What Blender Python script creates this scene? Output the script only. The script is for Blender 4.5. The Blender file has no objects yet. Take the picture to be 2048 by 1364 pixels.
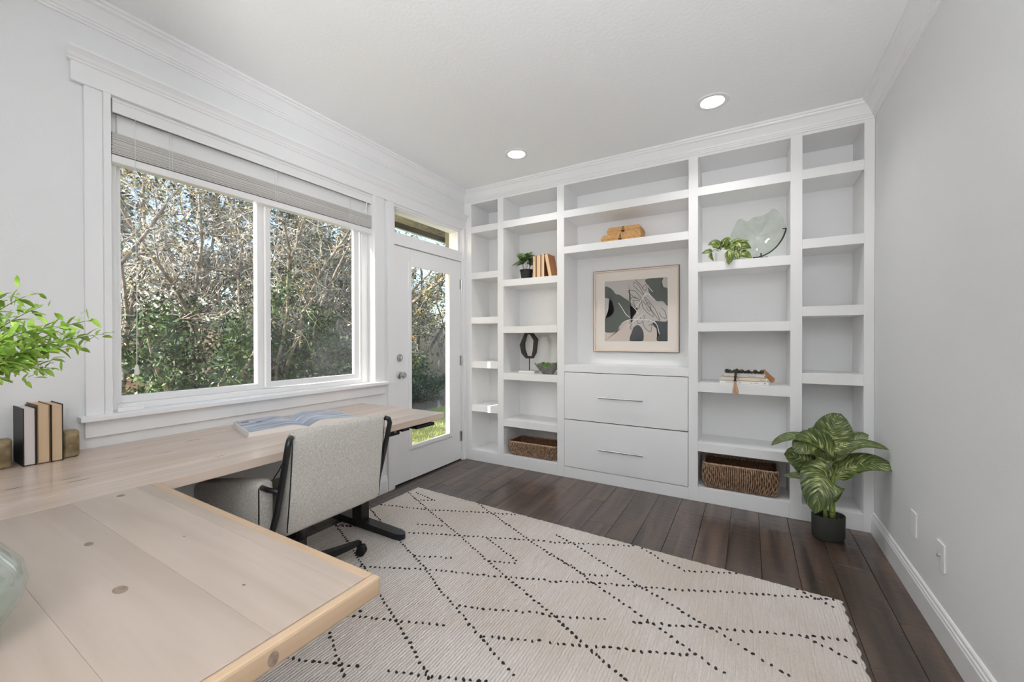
import bpy, bmesh, math, random
import numpy as np
from mathutils import Vector, Matrix
random.seed(7); rng = np.random.default_rng(7)
sc = bpy.context.scene
COL = sc.collection
PI = math.pi

# ------------------------------------------------------------------ camera
FPX = 809.0; YAW, PITCH, ROLL = (math.radians(a) for a in (30.315, -0.293, -0.0995)); CAMH = 1.24
_f = Vector((-math.sin(YAW)*math.cos(PITCH), math.cos(YAW)*math.cos(PITCH), math.sin(PITCH)))
_r0 = Vector((math.cos(YAW), math.sin(YAW), 0)); _u0 = _r0.cross(_f)
_r = _r0*math.cos(ROLL)+_u0*math.sin(ROLL); _u = -_r0*math.sin(ROLL)+_u0*math.cos(ROLL)
cam_d = bpy.data.cameras.new('camera'); cam = bpy.data.objects.new('camera', cam_d); COL.objects.link(cam)
cam_d.sensor_width = 36; cam_d.lens = FPX/2048*36; cam_d.clip_start = 0.02; cam_d.clip_end = 300
cam.matrix_world = Matrix(((_r.x,_u.x,-_f.x,0),(_r.y,_u.y,-_f.y,0),(_r.z,_u.z,-_f.z,CAMH),(0,0,0,1)))
sc.camera = cam

# ------------------------------------------------------------------ sky, sun, exposure
w = bpy.data.worlds.new('sky'); sc.world = w; w.use_nodes = True
nt = w.node_tree; bg = nt.nodes['Background']
sky = nt.nodes.new('ShaderNodeTexSky'); sky.sky_type = 'NISHITA'; sky.sun_disc = False
sky.sun_elevation = math.radians(26); sky.sun_rotation = math.radians(190); sky.air_density = 1.0; sky.dust_density = 1.5
nt.links.new(sky.outputs[0], bg.inputs[0]); bg.inputs[1].default_value = 0.5
SUN_DIR = Vector((0.22, 1.0, -0.5)).normalized()
sun_d = bpy.data.lights.new('sun', 'SUN'); sun_d.energy = 13.0; sun_d.angle = math.radians(0.5); sun_d.color = (1, .95, .87)
sun = bpy.data.objects.new('sun', sun_d); COL.objects.link(sun); sun.location = (-8, -14, 9)
sun.rotation_euler = SUN_DIR.to_track_quat('-Z', 'Y').to_euler()
CAN_POWER = 8.0; OPX, OPZ = -.6, 2.742; FILL_POWER = 155.0; UPL = (.2, -1.2, 1.2)  # opening of the added partition; power and place of the added uplight
sc.view_settings.view_transform = 'Standard'; sc.view_settings.look = 'None'
sc.view_settings.gamma = 1; sc.view_settings.use_curve_mapping = False
sc.view_settings.exposure = 0.0
sc.cycles.use_denoising = True
sc.cycles.max_bounces = 10; sc.cycles.diffuse_bounces = 7; sc.cycles.transparent_max_bounces = 16
sc.cycles.sample_clamp_indirect = 6.0

# ------------------------------------------------------------------ helpers
def lin(r, g, b):
    f = lambda v: (v/255/12.92) if v/255 <= .04045 else ((v/255+.055)/1.055)**2.4
    return (f(r), f(g), f(b), 1)
MATS = {}
def mat(name, rgb, rough=.5, var=0.0, vscale=6.0, bump=0.0, bscale=80.0, metal=0.0, spec=.5, coat=0.0, stretch=(1,1,1), rgb2=None, rnd=0.0, detail=4.0, trans=0.0, sheen=0.0, coords='Object'):
    m = bpy.data.materials.new(name); m.use_nodes = True; MATS[name] = m
    n = m.node_tree.nodes; l = m.node_tree.links; b = n['Principled BSDF']
    col = lin(*rgb)
    b.inputs['Base Color'].default_value = col; b.inputs['Roughness'].default_value = rough
    b.inputs['Metallic'].default_value = metal; b.inputs['Specular IOR Level'].default_value = spec
    b.inputs['Coat Weight'].default_value = coat; b.inputs['Transmission Weight'].default_value = trans
    b.inputs['Sheen Weight'].default_value = sheen
    tc = n.new('ShaderNodeTexCoord'); mp = n.new('ShaderNodeMapping'); mp.inputs['Scale'].default_value = stretch
    l.new(tc.outputs[coords], mp.inputs['Vector'])
    out = None
    if var > 0 or rgb2:
        nz = n.new('ShaderNodeTexNoise'); nz.inputs['Scale'].default_value = vscale; nz.inputs['Detail'].default_value = detail
        l.new(mp.outputs[0], nz.inputs['Vector'])
        rp = n.new('ShaderNodeValToRGB'); l.new(nz.outputs['Fac'], rp.inputs[0])
        c2 = lin(*rgb2) if rgb2 else tuple(min(1, v*(1+var)) for v in col[:3])+(1,)
        c1 = col if rgb2 else tuple(v*(1-var) for v in col[:3])+(1,)
        rp.color_ramp.elements[0].position = .32; rp.color_ramp.elements[1].position = .68
        rp.color_ramp.elements[0].color = c1; rp.color_ramp.elements[1].color = c2
        out = rp.outputs[0]
    if rnd > 0:
        oi = n.new('ShaderNodeObjectInfo'); hs = n.new('ShaderNodeHueSaturation')
        mr = n.new('ShaderNodeMapRange'); mr.inputs[3].default_value = 1-rnd; mr.inputs[4].default_value = 1+rnd
        l.new(oi.outputs['Random'], mr.inputs[0]); l.new(mr.outputs[0], hs.inputs['Value'])
        if out: l.new(out, hs.inputs['Color'])
        else: hs.inputs['Color'].default_value = col
        out = hs.outputs[0]
    if out: l.new(out, b.inputs['Base Color'])
    if bump > 0:
        nb = n.new('ShaderNodeTexNoise'); nb.inputs['Scale'].default_value = bscale; nb.inputs['Detail'].default_value = 3
        l.new(mp.outputs[0], nb.inputs['Vector'])
        bp = n.new('ShaderNodeBump'); bp.inputs['Strength'].default_value = bump; bp.inputs['Distance'].default_value = .004
        l.new(nb.outputs['Fac'], bp.inputs['Height']); l.new(bp.outputs[0], b.inputs['Normal'])
    return m

class B:
    """bmesh builder working in world coordinates"""
    def __init__(s): s.bm = bmesh.new(); s.uv = s.bm.loops.layers.uv.new('UVMap')
    def box(s, x0, x1, y0, y1, z0, z1, bev=0.0, seg=1):
        vs = [s.bm.verts.new((x, y, z)) for x in (x0, x1) for y in (y0, y1) for z in (z0, z1)]
        fs = [s.bm.faces.new([vs[i] for i in q]) for q in ((0,1,3,2),(4,6,7,5),(0,4,5,1),(2,3,7,6),(0,2,6,4),(1,5,7,3))]
        if bev > 0:
            es = list({e for f in fs for e in f.edges})
            bmesh.ops.bevel(s.bm, geom=es, offset=bev, segments=seg, affect='EDGES', profile=.6)
        return s
    def obox(s, c, ax, ay, az, hx, hy, hz, bev=0.0, seg=1):
        """oriented box: centre, axes, half sizes"""
        c = Vector(c); ax, ay, az = Vector(ax).normalized(), Vector(ay).normalized(), Vector(az).normalized()
        vs = [s.bm.verts.new(c+ax*hx*i+ay*hy*j+az*hz*k) for i in (-1,1) for j in (-1,1) for k in (-1,1)]
        fs = [s.bm.faces.new([vs[i] for i in q]) for q in ((0,1,3,2),(4,6,7,5),(0,4,5,1),(2,3,7,6),(0,2,6,4),(1,5,7,3))]
        if bev > 0:
            bmesh.ops.bevel(s.bm, geom=list({e for f in fs for e in f.edges}), offset=bev, segments=seg, affect='EDGES', profile=.6)
        return s
    def tube(s, pts, r, n=8, closed=False, cap=True, flat=1.0):
        pts = [Vector(p) for p in pts]; N = len(pts)
        rs = r if isinstance(r, (list, tuple)) else [r]*N
        rings = []; ref = None
        for i, p in enumerate(pts):
            if closed: t = pts[(i+1) % N]-pts[i-1]
            else: t = pts[min(i+1, N-1)]-pts[max(i-1, 0)]
            t.normalize()
            if ref is None: ref = Vector((0,0,1)) if abs(t.z) < .9 else Vector((1,0,0))
            a = ref-t*ref.dot(t)
            if a.length < 1e-5: a = t.orthogonal()
            a.normalize(); ref = a; bb = t.cross(a)
            rings.append([s.bm.verts.new(p+(a*math.cos(2*PI*k/n)+bb*math.sin(2*PI*k/n)*flat)*rs[i]) for k in range(n)])
        for i in range(N if closed else N-1):
            A, Bq = rings[i], rings[(i+1) % N]
            for k in range(n): s.bm.faces.new((A[k], A[(k+1)%n], Bq[(k+1)%n], Bq[k]))
        if cap and not closed:
            s.bm.faces.new(rings[0][::-1]); s.bm.faces.new(rings[-1])
        return s
    def lathe(s, c, prof, n=32, sx=1.0, sy=1.0, rot=0.0, wob=None, caps=True):
        c = Vector(c); rings = []
        for j, (r, z) in enumerate(prof):
            ring = []
            for k in range(n):
                a = 2*PI*k/n; rr = r*(wob(a, j, r) if wob else 1)
                x, y = rr*math.cos(a)*sx, rr*math.sin(a)*sy
                ring.append(s.bm.verts.new(c+Vector((x*math.cos(rot)-y*math.sin(rot), x*math.sin(rot)+y*math.cos(rot), z))))
            rings.append(ring)
        for i in range(len(rings)-1):
            for k in range(n): s.bm.faces.new((rings[i][k], rings[i][(k+1)%n], rings[i+1][(k+1)%n], rings[i+1][k]))
        if caps:
            if prof[0][0] > 1e-6: s.bm.faces.new(rings[0][::-1])
            if prof[-1][0] > 1e-6: s.bm.faces.new(rings[-1])
        return s
    def prism(s, poly, ext):
        """closed polygon (3D points) extruded by vector ext"""
        e = Vector(ext); a = [s.bm.verts.new(Vector(p)) for p in poly]; b = [s.bm.verts.new(Vector(p)+e) for p in poly]
        n = len(poly)
        for i in range(n): s.bm.faces.new((a[i], a[(i+1)%n], b[(i+1)%n], b[i]))
        s.bm.faces.new(a[::-1]); s.bm.faces.new(b); return s
    def loft(s, A, Bp):
        a = [s.bm.verts.new(Vector(p)) for p in A]; b = [s.bm.verts.new(Vector(p)) for p in Bp]; n = len(a)
        for i in range(n): s.bm.faces.new((a[i], a[(i+1)%n], b[(i+1)%n], b[i]))
        s.bm.faces.new(a[::-1]); s.bm.faces.new(b); return s
    def sphere(s, c, r, u=12, v=8, sc=(1,1,1)):
        m = Matrix.Translation(Vector(c)) @ Matrix.Diagonal((r*sc[0], r*sc[1], r*sc[2], 1))
        bmesh.ops.create_uvsphere(s.bm, u_segments=u, v_segments=v, radius=1, matrix=m); return s
    def leaf(s, b, p, t, wd, nrm, nl=8, fold=.25, nw=4, prof=None, tipcurl=0.0):
        """blade along a quadratic bezier b-p-t, width wd, facing nrm, V-folded along the midrib"""
        b, p, t, nrm = Vector(b), Vector(p), Vector(t), Vector(nrm).normalized(); rows = []
        for i in range(nl+1):
            u = i/nl; q = b*(1-u)**2+p*2*u*(1-u)+t*u*u
            tg = ((p-b)*(1-u)+(t-p)*u).normalized(); side = tg.cross(nrm)
            if side.length < 1e-4: side = tg.orthogonal()
            side.normalize(); up = side.cross(tg).normalized()
            hw = wd*.5*(prof(u) if prof else math.sin(PI*min(1, u**.75))**.8 if 0 < u < 1 else .02)
            row = []
            for k in range(nw+1):
                v = k/nw*2-1
                row.append((s.bm.verts.new(q+side*v*hw+up*(abs(v)*fold*hw-fold*hw*.4+tipcurl*v*v*hw*u)), u, k/nw))
            rows.append(row)
        for i in range(nl):
            for k in range(nw):
                qd = (rows[i][k], rows[i][k+1], rows[i+1][k+1], rows[i+1][k])
                f = s.bm.faces.new([x[0] for x in qd]); f.smooth = True
                for lp, x in zip(f.loops, qd): lp[s.uv].uv = (x[1], x[2])
        return s

def world_loc(o):
    v = Vector((0,0,0))
    while o: v = v+o.location; o = o.parent
    return v
def tag(o, label=None, cat=None, group=None, kind=None):
    if label: o['label'] = label
    if cat: o['category'] = cat
    if group: o['group'] = group
    if kind: o['kind'] = kind
    return o
def thing(name, label, cat, loc, group=None, kind=None):
    o = bpy.data.objects.new(name, None); o.empty_display_size = .05; COL.objects.link(o); o.location = loc
    return tag(o, label, cat, group, kind)
def obj(name, b, m, parent=None, smooth=False, loc=None, label=None, cat=None, group=None, kind=None, recalc=True):
    bm = b.bm
    if recalc: bmesh.ops.recalc_face_normals(bm, faces=bm.faces[:])
    org = world_loc(parent) if parent else Vector(loc or (0,0,0))
    bmesh.ops.translate(bm, verts=bm.verts[:], vec=-org)
    me = bpy.data.meshes.new(name); bm.to_mesh(me); bm.free()
    if smooth:
        me.polygons.foreach_set('use_smooth', [True]*len(me.polygons))
        if smooth is not True: me.set_sharp_from_angle(angle=math.radians(smooth))
    me.materials.append(m if not isinstance(m, str) else MATS[m])
    o = bpy.data.objects.new(name, me); COL.objects.link(o)
    if parent: o.parent = parent
    else: o.location = org
    return tag(o, label, cat, group, kind)
def inst(name, me, parent, loc=(0,0,0), rot=(0,0,0), scale=(1,1,1)):
    o = bpy.data.objects.new(name, me); COL.objects.link(o); o.parent = parent; o.location = loc; o.rotation_euler = rot; o.scale = scale
    return o
def mesh_np(name, V, F, m, parent=None, label=None, cat=None, group=None, kind=None, smooth=False, loc=(0,0,0)):
    org = world_loc(parent) if parent else Vector(loc)
    me = bpy.data.meshes.new(name); me.from_pydata((np.asarray(V)-np.array(org)).tolist(), [], F if isinstance(F, list) else F.tolist())
    if smooth: me.polygons.foreach_set('use_smooth', [True]*len(me.polygons))
    me.materials.append(MATS[m] if isinstance(m, str) else m)
    o = bpy.data.objects.new(name, me); COL.objects.link(o)
    if parent: o.parent = parent
    else: o.location = org
    return tag(o, label, cat, group, kind)
_CP = Vector((0,0,CAMH))
def on(u, v, X=None, Y=None, Z=None):
    """measure the photograph: the point of a pixel's ray on a plane of the room"""
    d = _f+_r*((u-1024)/FPX)+_u*((682-v)/FPX)
    t = (X-_CP.x)/d.x if X is not None else (Y-_CP.y)/d.y if Y is not None else (Z-_CP.z)/d.z
    return _CP+d*t

# ------------------------------------------------------------------ materials
mat('wall_paint', (233,234,235), .6, bump=.12, bscale=120)
mat('ceiling_paint', (245,246,247), .75, bump=.35, bscale=55, detail=6)
mat('trim_paint', (239,239,240), .38)
mat('cabinet_paint', (240,240,240), .36)
mat('vinyl', (236,236,236), .3)
mat('plate_plastic', (240,240,240), .3)
mat('steel', (190,190,190), .28, metal=1)
mat('nickel', (200,200,198), .2, metal=1)
mat('black_metal', (26,27,30), .35, spec=.5)
mat('black_plastic', (16,16,17), .45)
mat('dark_gap', (20,18,17), .7)
mat('exterior_olive', (150,151,134), .8)
mat('soffit_paint', (232,230,176), .7)
mat('beam_wood', (150,140,130), .85, rgb2=(212,202,192), vscale=20, stretch=(1,.6,6), bump=.5, bscale=40)
mat('fascia_dark', (74,62,54), .7)
mat('fascia_white', (225,220,212), .5)
mat('blind_slat', (206,204,200), .5)
mat('cord', (226,226,222), .7)
mat('boucle', (187,183,176), .95, var=.16, vscale=130, bump=.9, bscale=150, sheen=.25)
mat('pot_olive', (52,54,48), .55, var=.08)
mat('pot_black', (30,28,28), .6)
mat('soil', (38,30,24), .95, bump=.8, bscale=120)
mat('cane_green', (112,138,52), .5, rgb2=(150,168,84), vscale=30)
mat('stem_brown', (62,54,30), .6)
mat('stem_green', (90,112,44), .55)
mat('leaf_bright', (112,158,44), .42, rgb2=(176,208,92), vscale=30, rnd=.22)
mat('leaf_small', (58,84,46), .5, rgb2=(122,150,84), vscale=22, rnd=.25)
mat('wicker_dark', (118,88,66), .6, rgb2=(196,166,136), vscale=45, bump=.4, bscale=200, rnd=.1)
mat('wicker_light', (158,128,100), .6, rgb2=(206,178,146), vscale=50)
mat('wicker_inside', (86,60,42), .8, rgb2=(120,88,64), vscale=60)
mat('seagrass', (182,132,78), .8, rgb2=(220,178,122), vscale=110, bump=1.0, bscale=150)
mat('toggle_wood', (70,42,24), .5)
mat('concrete', (128,128,124), .85, var=.2, vscale=30, bump=.4, bscale=80)
mat('moss', (52,92,36), .95, rgb2=(96,138,62), vscale=80, bump=1, bscale=160)
mat('dark_iron', (44,38,32), .6, var=.2, vscale=40, bump=.4, bscale=90)
mat('marble_white', (226,225,222), .3)
mat('ceramic_white', (225,225,225), .25)
mat('book_cream', (226,196,158), .7, var=.06, vscale=60, stretch=(1,1,.05))
mat('book_tan', (178,124,84), .7)
mat('book_brown', (120,68,36), .7)
mat('book_black', (34,34,31), .55)
mat('book_umber', (120,92,66), .6)
mat('page_white', (212,204,200), .8, var=.05, vscale=400, stretch=(1,1,.01))
mat('page_tan', (204,178,146), .8, var=.06, vscale=60, stretch=(1,1,.05))
mat('page_top', (232,226,220), .8)
mat('white_book', (232,230,226), .6)
mat('cream_book', (226,210,186), .6)
mat('grey_book', (212,208,204), .6)
mat('print_grey', (128,126,132), .7)
mat('stone_brown', (104,88,60), .35, rgb2=(156,138,104), vscale=28, bump=.2, bscale=60)
mat('bead_dark', (46,34,26), .4, var=.3, vscale=60)
mat('bead_green', (44,50,26), .4, var=.3, vscale=60)
mat('tassel_rust', (176,112,58), .85, rgb2=(206,150,98), vscale=150)
mat('tassel_pale', (206,168,134), .85, rgb2=(228,198,170), vscale=150)
mat('art_paper', (196,190,186), .8)
mat('art_mat', (236,228,220), .85)
mat('frame_maple', (226,206,188), .45)
mat('frame_edge', (92,88,84), .4)
mat('art_green', (92,98,92), .85)
mat('art_slate', (78,80,84), .85)
mat('art_sand', (210,196,186), .85)
mat('ink', (58,58,58), .8)
mat('chalk', (236,232,226), .8)
mat('tuft_dark', (44,38,38), .95)
mat('soil_litter', (92,72,54), .95, rgb2=(140,112,86), vscale=14, bump=1, bscale=30)
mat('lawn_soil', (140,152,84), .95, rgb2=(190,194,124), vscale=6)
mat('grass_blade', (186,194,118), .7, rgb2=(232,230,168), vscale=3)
mat('bark', (92,82,72), .9, rgb2=(160,150,138), vscale=14, bump=.6, bscale=60)
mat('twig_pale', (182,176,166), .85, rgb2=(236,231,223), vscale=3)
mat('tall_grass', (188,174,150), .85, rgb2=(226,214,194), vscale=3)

def leaf_mix(name, cols, rough=.55):
    m = bpy.data.materials.new(name); m.use_nodes = True; MATS[name] = m
    n = m.node_tree.nodes; l = m.node_tree.links; b = n['Principled BSDF']; b.inputs['Roughness'].default_value = rough
    g = n.new('ShaderNodeNewGeometry'); rp = n.new('ShaderNodeValToRGB'); rp.color_ramp.interpolation = 'CONSTANT'
    els = rp.color_ramp.elements
    for i, (p, c) in enumerate(cols):
        e = els[i] if i < 2 else els.new(p)
        e.position = p; e.color = lin(*c)
    l.new(g.outputs['Random Per Island'], rp.inputs[0]); l.new(rp.outputs[0], b.inputs['Base Color'])
    return m
leaf_mix('foliage_olive', [(0,(70,82,44)),(.25,(104,108,62)),(.5,(52,64,36)),(.68,(150,138,80)),(.8,(186,172,120)),(.9,(206,200,188)),(.97,(196,132,60))])
leaf_mix('foliage_dark', [(0,(44,70,40)),(.3,(64,92,50)),(.55,(34,54,34)),(.8,(96,120,66)),(.93,(176,180,150))])
leaf_mix('foliage_dry', [(0,(150,140,122)),(.3,(192,184,168)),(.55,(110,104,78)),(.75,(216,208,196)),(.9,(126,118,70))])
leaf_mix('foliage_autumn', [(0,(206,158,70)),(.3,(112,112,52)),(.5,(222,190,110)),(.7,(92,90,56)),(.85,(190,120,54))])

def glass_mat(name, tint, gloss=.06, haze=0.0, rough=.0):
    m = bpy.data.materials.new(name); m.use_nodes = True; MATS[name] = m
    n = m.node_tree.nodes; l = m.node_tree.links; out = n['Material Output']; n.remove(n['Principled BSDF'])
    tr = n.new('ShaderNodeBsdfTransparent'); tr.inputs[0].default_value = tint
    gl = n.new('ShaderNodeBsdfGlossy'); gl.inputs['Roughness'].default_value = rough
    lw = n.new('ShaderNodeLayerWeight'); lw.inputs['Blend'].default_value = .35
    mr = n.new('ShaderNodeMapRange'); mr.inputs[3].default_value = gloss*.5; mr.inputs[4].default_value = gloss*5
    l.new(lw.outputs['Facing'], mr.inputs[0])
    mx = n.new('ShaderNodeMixShader'); l.new(mr.outputs[0], mx.inputs[0]); l.new(tr.outputs[0], mx.inputs[1]); l.new(gl.outputs[0], mx.inputs[2])
    last = mx
    if haze > 0:
        df = n.new('ShaderNodeBsdfDiffuse'); df.inputs[0].default_value = (.8,.82,.85,1)
        tc = n.new('ShaderNodeTexCoord'); nz = n.new('ShaderNodeTexNoise'); nz.inputs['Scale'].default_value = 2.2; nz.inputs['Detail'].default_value = 8; nz.inputs['Roughness'].default_value = .7
        l.new(tc.outputs['Object'], nz.inputs['Vector'])
        m2 = n.new('ShaderNodeMapRange'); m2.inputs[1].default_value = .42; m2.inputs[2].default_value = .75; m2.inputs[3].default_value = .01; m2.inputs[4].default_value = haze
        l.new(nz.outputs['Fac'], m2.inputs[0])
        mx2 = n.new('ShaderNodeMixShader'); l.new(m2.outputs[0], mx2.inputs[0]); l.new(mx.outputs[0], mx2.inputs[1]); l.new(df.outputs[0], mx2.inputs[2]); last = mx2
    l.new(last.outputs[0], out.inputs[0]); return m
glass_mat('window_glass', (.97,.98,.98,1), .035, haze=.12)
glass_mat('clean_glass', (.97,.98,.98,1), .03)
glass_mat('picture_glass', (1,1,1,1), .03)
glass_mat('dish_glass', (.93,.955,.92,1), .07, haze=.34, rough=.02)

def emit_mat(name, col, s):
    m = bpy.data.materials.new(name); m.use_nodes = True; MATS[name] = m
    n = m.node_tree.nodes; b = n['Principled BSDF']; b.inputs['Emission Color'].default_value = col; b.inputs['Emission Strength'].default_value = s
emit_mat('lamp_lens', (1,.98,.95,1), 3.0)

def wood(name, c1, c2, axis, rough, scale=3.0, rnd=.08, dark=None, bump=.05, coat=0.0, ripple=0.0):
    """axis: 0 = grain along X, 1 = along Y"""
    m = bpy.data.materials.new(name); m.use_nodes = True; MATS[name] = m
    n = m.node_tree.nodes; l = m.node_tree.links; b = n['Principled BSDF']
    b.inputs['Roughness'].default_value = rough; b.inputs['Coat Weight'].default_value = coat; b.inputs['Coat Roughness'].default_value = .15
    g = n.new('ShaderNodeNewGeometry'); oi = n.new('ShaderNodeObjectInfo')
    ad = n.new('ShaderNodeVectorMath'); ad.operation = 'ADD'
    ms = n.new('ShaderNodeVectorMath'); ms.operation = 'SCALE'; ms.inputs['Scale'].default_value = 17
    cx = n.new('ShaderNodeCombineXYZ'); l.new(oi.outputs['Random'], cx.inputs[0]); l.new(oi.outputs['Random'], cx.inputs[2]); l.new(cx.outputs[0], ms.inputs[0])
    l.new(g.outputs['Position'], ad.inputs[0]); l.new(ms.outputs[0], ad.inputs[1])
    mp = n.new('ShaderNodeMapping'); s = [1,1,1]; s = [6,6,6]; s[axis] = .45; mp.inputs['Scale'].default_value = s
    l.new(ad.outputs[0], mp.inputs[0])
    nz = n.new('ShaderNodeTexNoise'); nz.inputs['Scale'].default_value = scale; nz.inputs['Detail'].default_value = 6; nz.inputs['Distortion'].default_value = .6
    l.new(mp.outputs[0], nz.inputs['Vector'])
    rp = n.new('ShaderNodeValToRGB'); l.new(nz.outputs['Fac'], rp.inputs[0])
    e = rp.color_ramp.elements; e[0].position = .3; e[1].position = .7; e[0].color = lin(*c1); e[1].color = lin(*c2)
    if dark:
        x = e.new(.2); x.color = lin(*dark)
    hs = n.new('ShaderNodeHueSaturation'); mr = n.new('ShaderNodeMapRange'); mr.inputs[3].default_value = 1-rnd; mr.inputs[4].default_value = 1+rnd
    l.new(oi.outputs['Random'], mr.inputs[0]); l.new(mr.outputs[0], hs.inputs['Value']); l.new(rp.outputs[0], hs.inputs['Color'])
    l.new(hs.outputs[0], b.inputs['Base Color'])
    bp = n.new('ShaderNodeBump'); bp.inputs['Strength'].default_value = bump; bp.inputs['Distance'].default_value = .003
    if ripple:
        mp2 = n.new('ShaderNodeMapping'); s2 = [5,5,5]; s2[axis] = 28; mp2.inputs['Scale'].default_value = s2; l.new(ad.outputs[0], mp2.inputs[0])
        n2 = n.new('ShaderNodeTexNoise'); n2.inputs['Scale'].default_value = 1.6; n2.inputs['Detail'].default_value = 3; n2.inputs['Distortion'].default_value = 1.2
        l.new(mp2.outputs[0], n2.inputs['Vector']); bp.inputs['Strength'].default_value = ripple
        l.new(n2.outputs['Fac'], bp.inputs['Height'])
        rr = n.new('ShaderNodeMapRange'); rr.inputs[3].default_value = rough-.1; rr.inputs[4].default_value = rough+.12
        l.new(n2.outputs['Fac'], rr.inputs[0]); l.new(rr.outputs[0], b.inputs['Roughness'])
    else:
        l.new(nz.outputs['Fac'], bp.inputs['Height'])
    l.new(bp.outputs[0], b.inputs['Normal'])
wood('floor_wood', (41,33,30), (102,82,70), 1, .34, 2.6, rnd=.2, bump=.2, ripple=1.0, coat=.35)
wood('desk_wood_y', (186,166,150), (208,191,178), 1, .3, 2.0, rnd=.04, coat=.25)
wood('desk_wood_x', (160,144,131), (182,167,155), 0, .32, 2.0, rnd=.04, coat=.2)
wood('desk_edge', (172,146,118), (194,168,140), 0, .4, 2.0, rnd=.03)
wood('desk_edge_y', (172,146,118), (194,168,140), 1, .4, 2.0, rnd=.03)
mat('knot', (112,96,84), .5, rgb2=(146,126,110), vscale=90)

# rug pile
def rug_mat():
    m = bpy.data.materials.new('rug_wool'); m.use_nodes = True; MATS['rug_wool'] = m
    n = m.node_tree.nodes; l = m.node_tree.links; b = n['Principled BSDF']; b.inputs['Roughness'].default_value = .95; b.inputs['Sheen Weight'].default_value = .2
    tc = n.new('ShaderNodeTexCoord')
    nz = n.new('ShaderNodeTexNoise'); nz.inputs['Scale'].default_value = 1.6; nz.inputs['Detail'].default_value = 3; l.new(tc.outputs['Object'], nz.inputs['Vector'])
    rp = n.new('ShaderNodeValToRGB'); rp.color_ramp.elements[0].color = lin(206,194,182); rp.color_ramp.elements[1].color = lin(220,212,206)
    rp.color_ramp.elements[0].position = .35; rp.color_ramp.elements[1].position = .65
    l.new(nz.outputs['Fac'], rp.inputs[0]); l.new(rp.outputs[0], b.inputs['Base Color'])
    wv = n.new('ShaderNodeTexWave'); wv.bands_direction = 'X'; wv.inputs['Scale'].default_value = 24; wv.inputs['Distortion'].default_value = 2.2; wv.inputs['Detail'].default_value = 2; wv.inputs['Detail Scale'].default_value = 2.0
    l.new(tc.outputs['Object'], wv.inputs['Vector'])
    mp = n.new('ShaderNodeMapping'); mp.inputs['Scale'].default_value = (1,.55,1); l.new(tc.outputs['Object'], mp.inputs[0])
    n2 = n.new('ShaderNodeTexNoise'); n2.inputs['Scale'].default_value = 110; n2.inputs['Detail'].default_value = 2; l.new(mp.outputs[0], n2.inputs['Vector'])
    ma = n.new('ShaderNodeMath'); ma.operation = 'MULTIPLY_ADD'; ma.inputs[1].default_value = .9; l.new(n2.outputs['Fac'], ma.inputs[0]); l.new(wv.outputs['Fac'], ma.inputs[2])
    bp = n.new('ShaderNodeBump'); bp.inputs['Strength'].default_value = .8; bp.inputs['Distance'].default_value = .006
    l.new(ma.outputs[0], bp.inputs['Height']); l.new(bp.outputs[0], b.inputs['Normal'])
rug_mat()

# large variegated leaf (cream flecks along the side veins)
def big_leaf_mat():
    m = bpy.data.materials.new('leaf_variegated'); m.use_nodes = True; MATS['leaf_variegated'] = m
    n = m.node_tree.nodes; l = m.node_tree.links; b = n['Principled BSDF']; b.inputs['Roughness'].default_value = .36
    uv = n.new('ShaderNodeUVMap'); sx = n.new('ShaderNodeSeparateXYZ'); l.new(uv.outputs[0], sx.inputs[0])
    def math_(op, a, b_=None, c=None):
        x = n.new('ShaderNodeMath'); x.operation = op
        for i, v in enumerate((a, b_, c)):
            if v is None: continue
            if isinstance(v, (int, float)): x.inputs[i].default_value = v
            else: l.new(v, x.inputs[i])
        return x.outputs[0]
    av = math_('MULTIPLY', math_('ABSOLUTE', math_('SUBTRACT', sx.outputs[1], .5)), 2.0)
    # slanted vein coordinate
    vein = math_('SUBTRACT', math_('MULTIPLY', sx.outputs[0], 28.0), math_('MULTIPLY', av, 8.0))
    cb = n.new('ShaderNodeCombineXYZ'); l.new(vein, cb.inputs[0]); l.new(math_('MULTIPLY', sx.outputs[1], 4.0), cb.inputs[1])
    oi = n.new('ShaderNodeObjectInfo'); l.new(math_('MULTIPLY', oi.outputs['Random'], 30.0), cb.inputs[2])
    nz = n.new('ShaderNodeTexNoise'); nz.inputs['Scale'].default_value = 1.1; nz.inputs['Detail'].default_value = 3; l.new(cb.outputs[0], nz.inputs['Vector'])
    mask = math_('MULTIPLY', math_('SUBTRACT', 1.0, math_('POWER', av, 1.6)), math_('SUBTRACT', 1.15, sx.outputs[0]))
    val = math_('ADD', nz.outputs['Fac'], math_('MULTIPLY', mask, .16))
    rp = n.new('ShaderNodeValToRGB'); l.new(val, rp.inputs[0]); e = rp.color_ramp.elements
    e[0].position = .47; e[0].color = lin(56,74,36); e[1].position = .76; e[1].color = lin(206,210,156)
    x = e.new(.64); x.color = lin(112,126,62)
    l.new(rp.outputs[0], b.inputs['Base Color'])
    bp = n.new('ShaderNodeBump'); bp.inputs['Strength'].default_value = .3; bp.inputs['Distance'].default_value = .003
    l.new(math_('SINE', math_('MULTIPLY', vein, 3.0)), bp.inputs['Height']); l.new(bp.outputs[0], b.inputs['Normal'])
big_leaf_mat()
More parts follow.
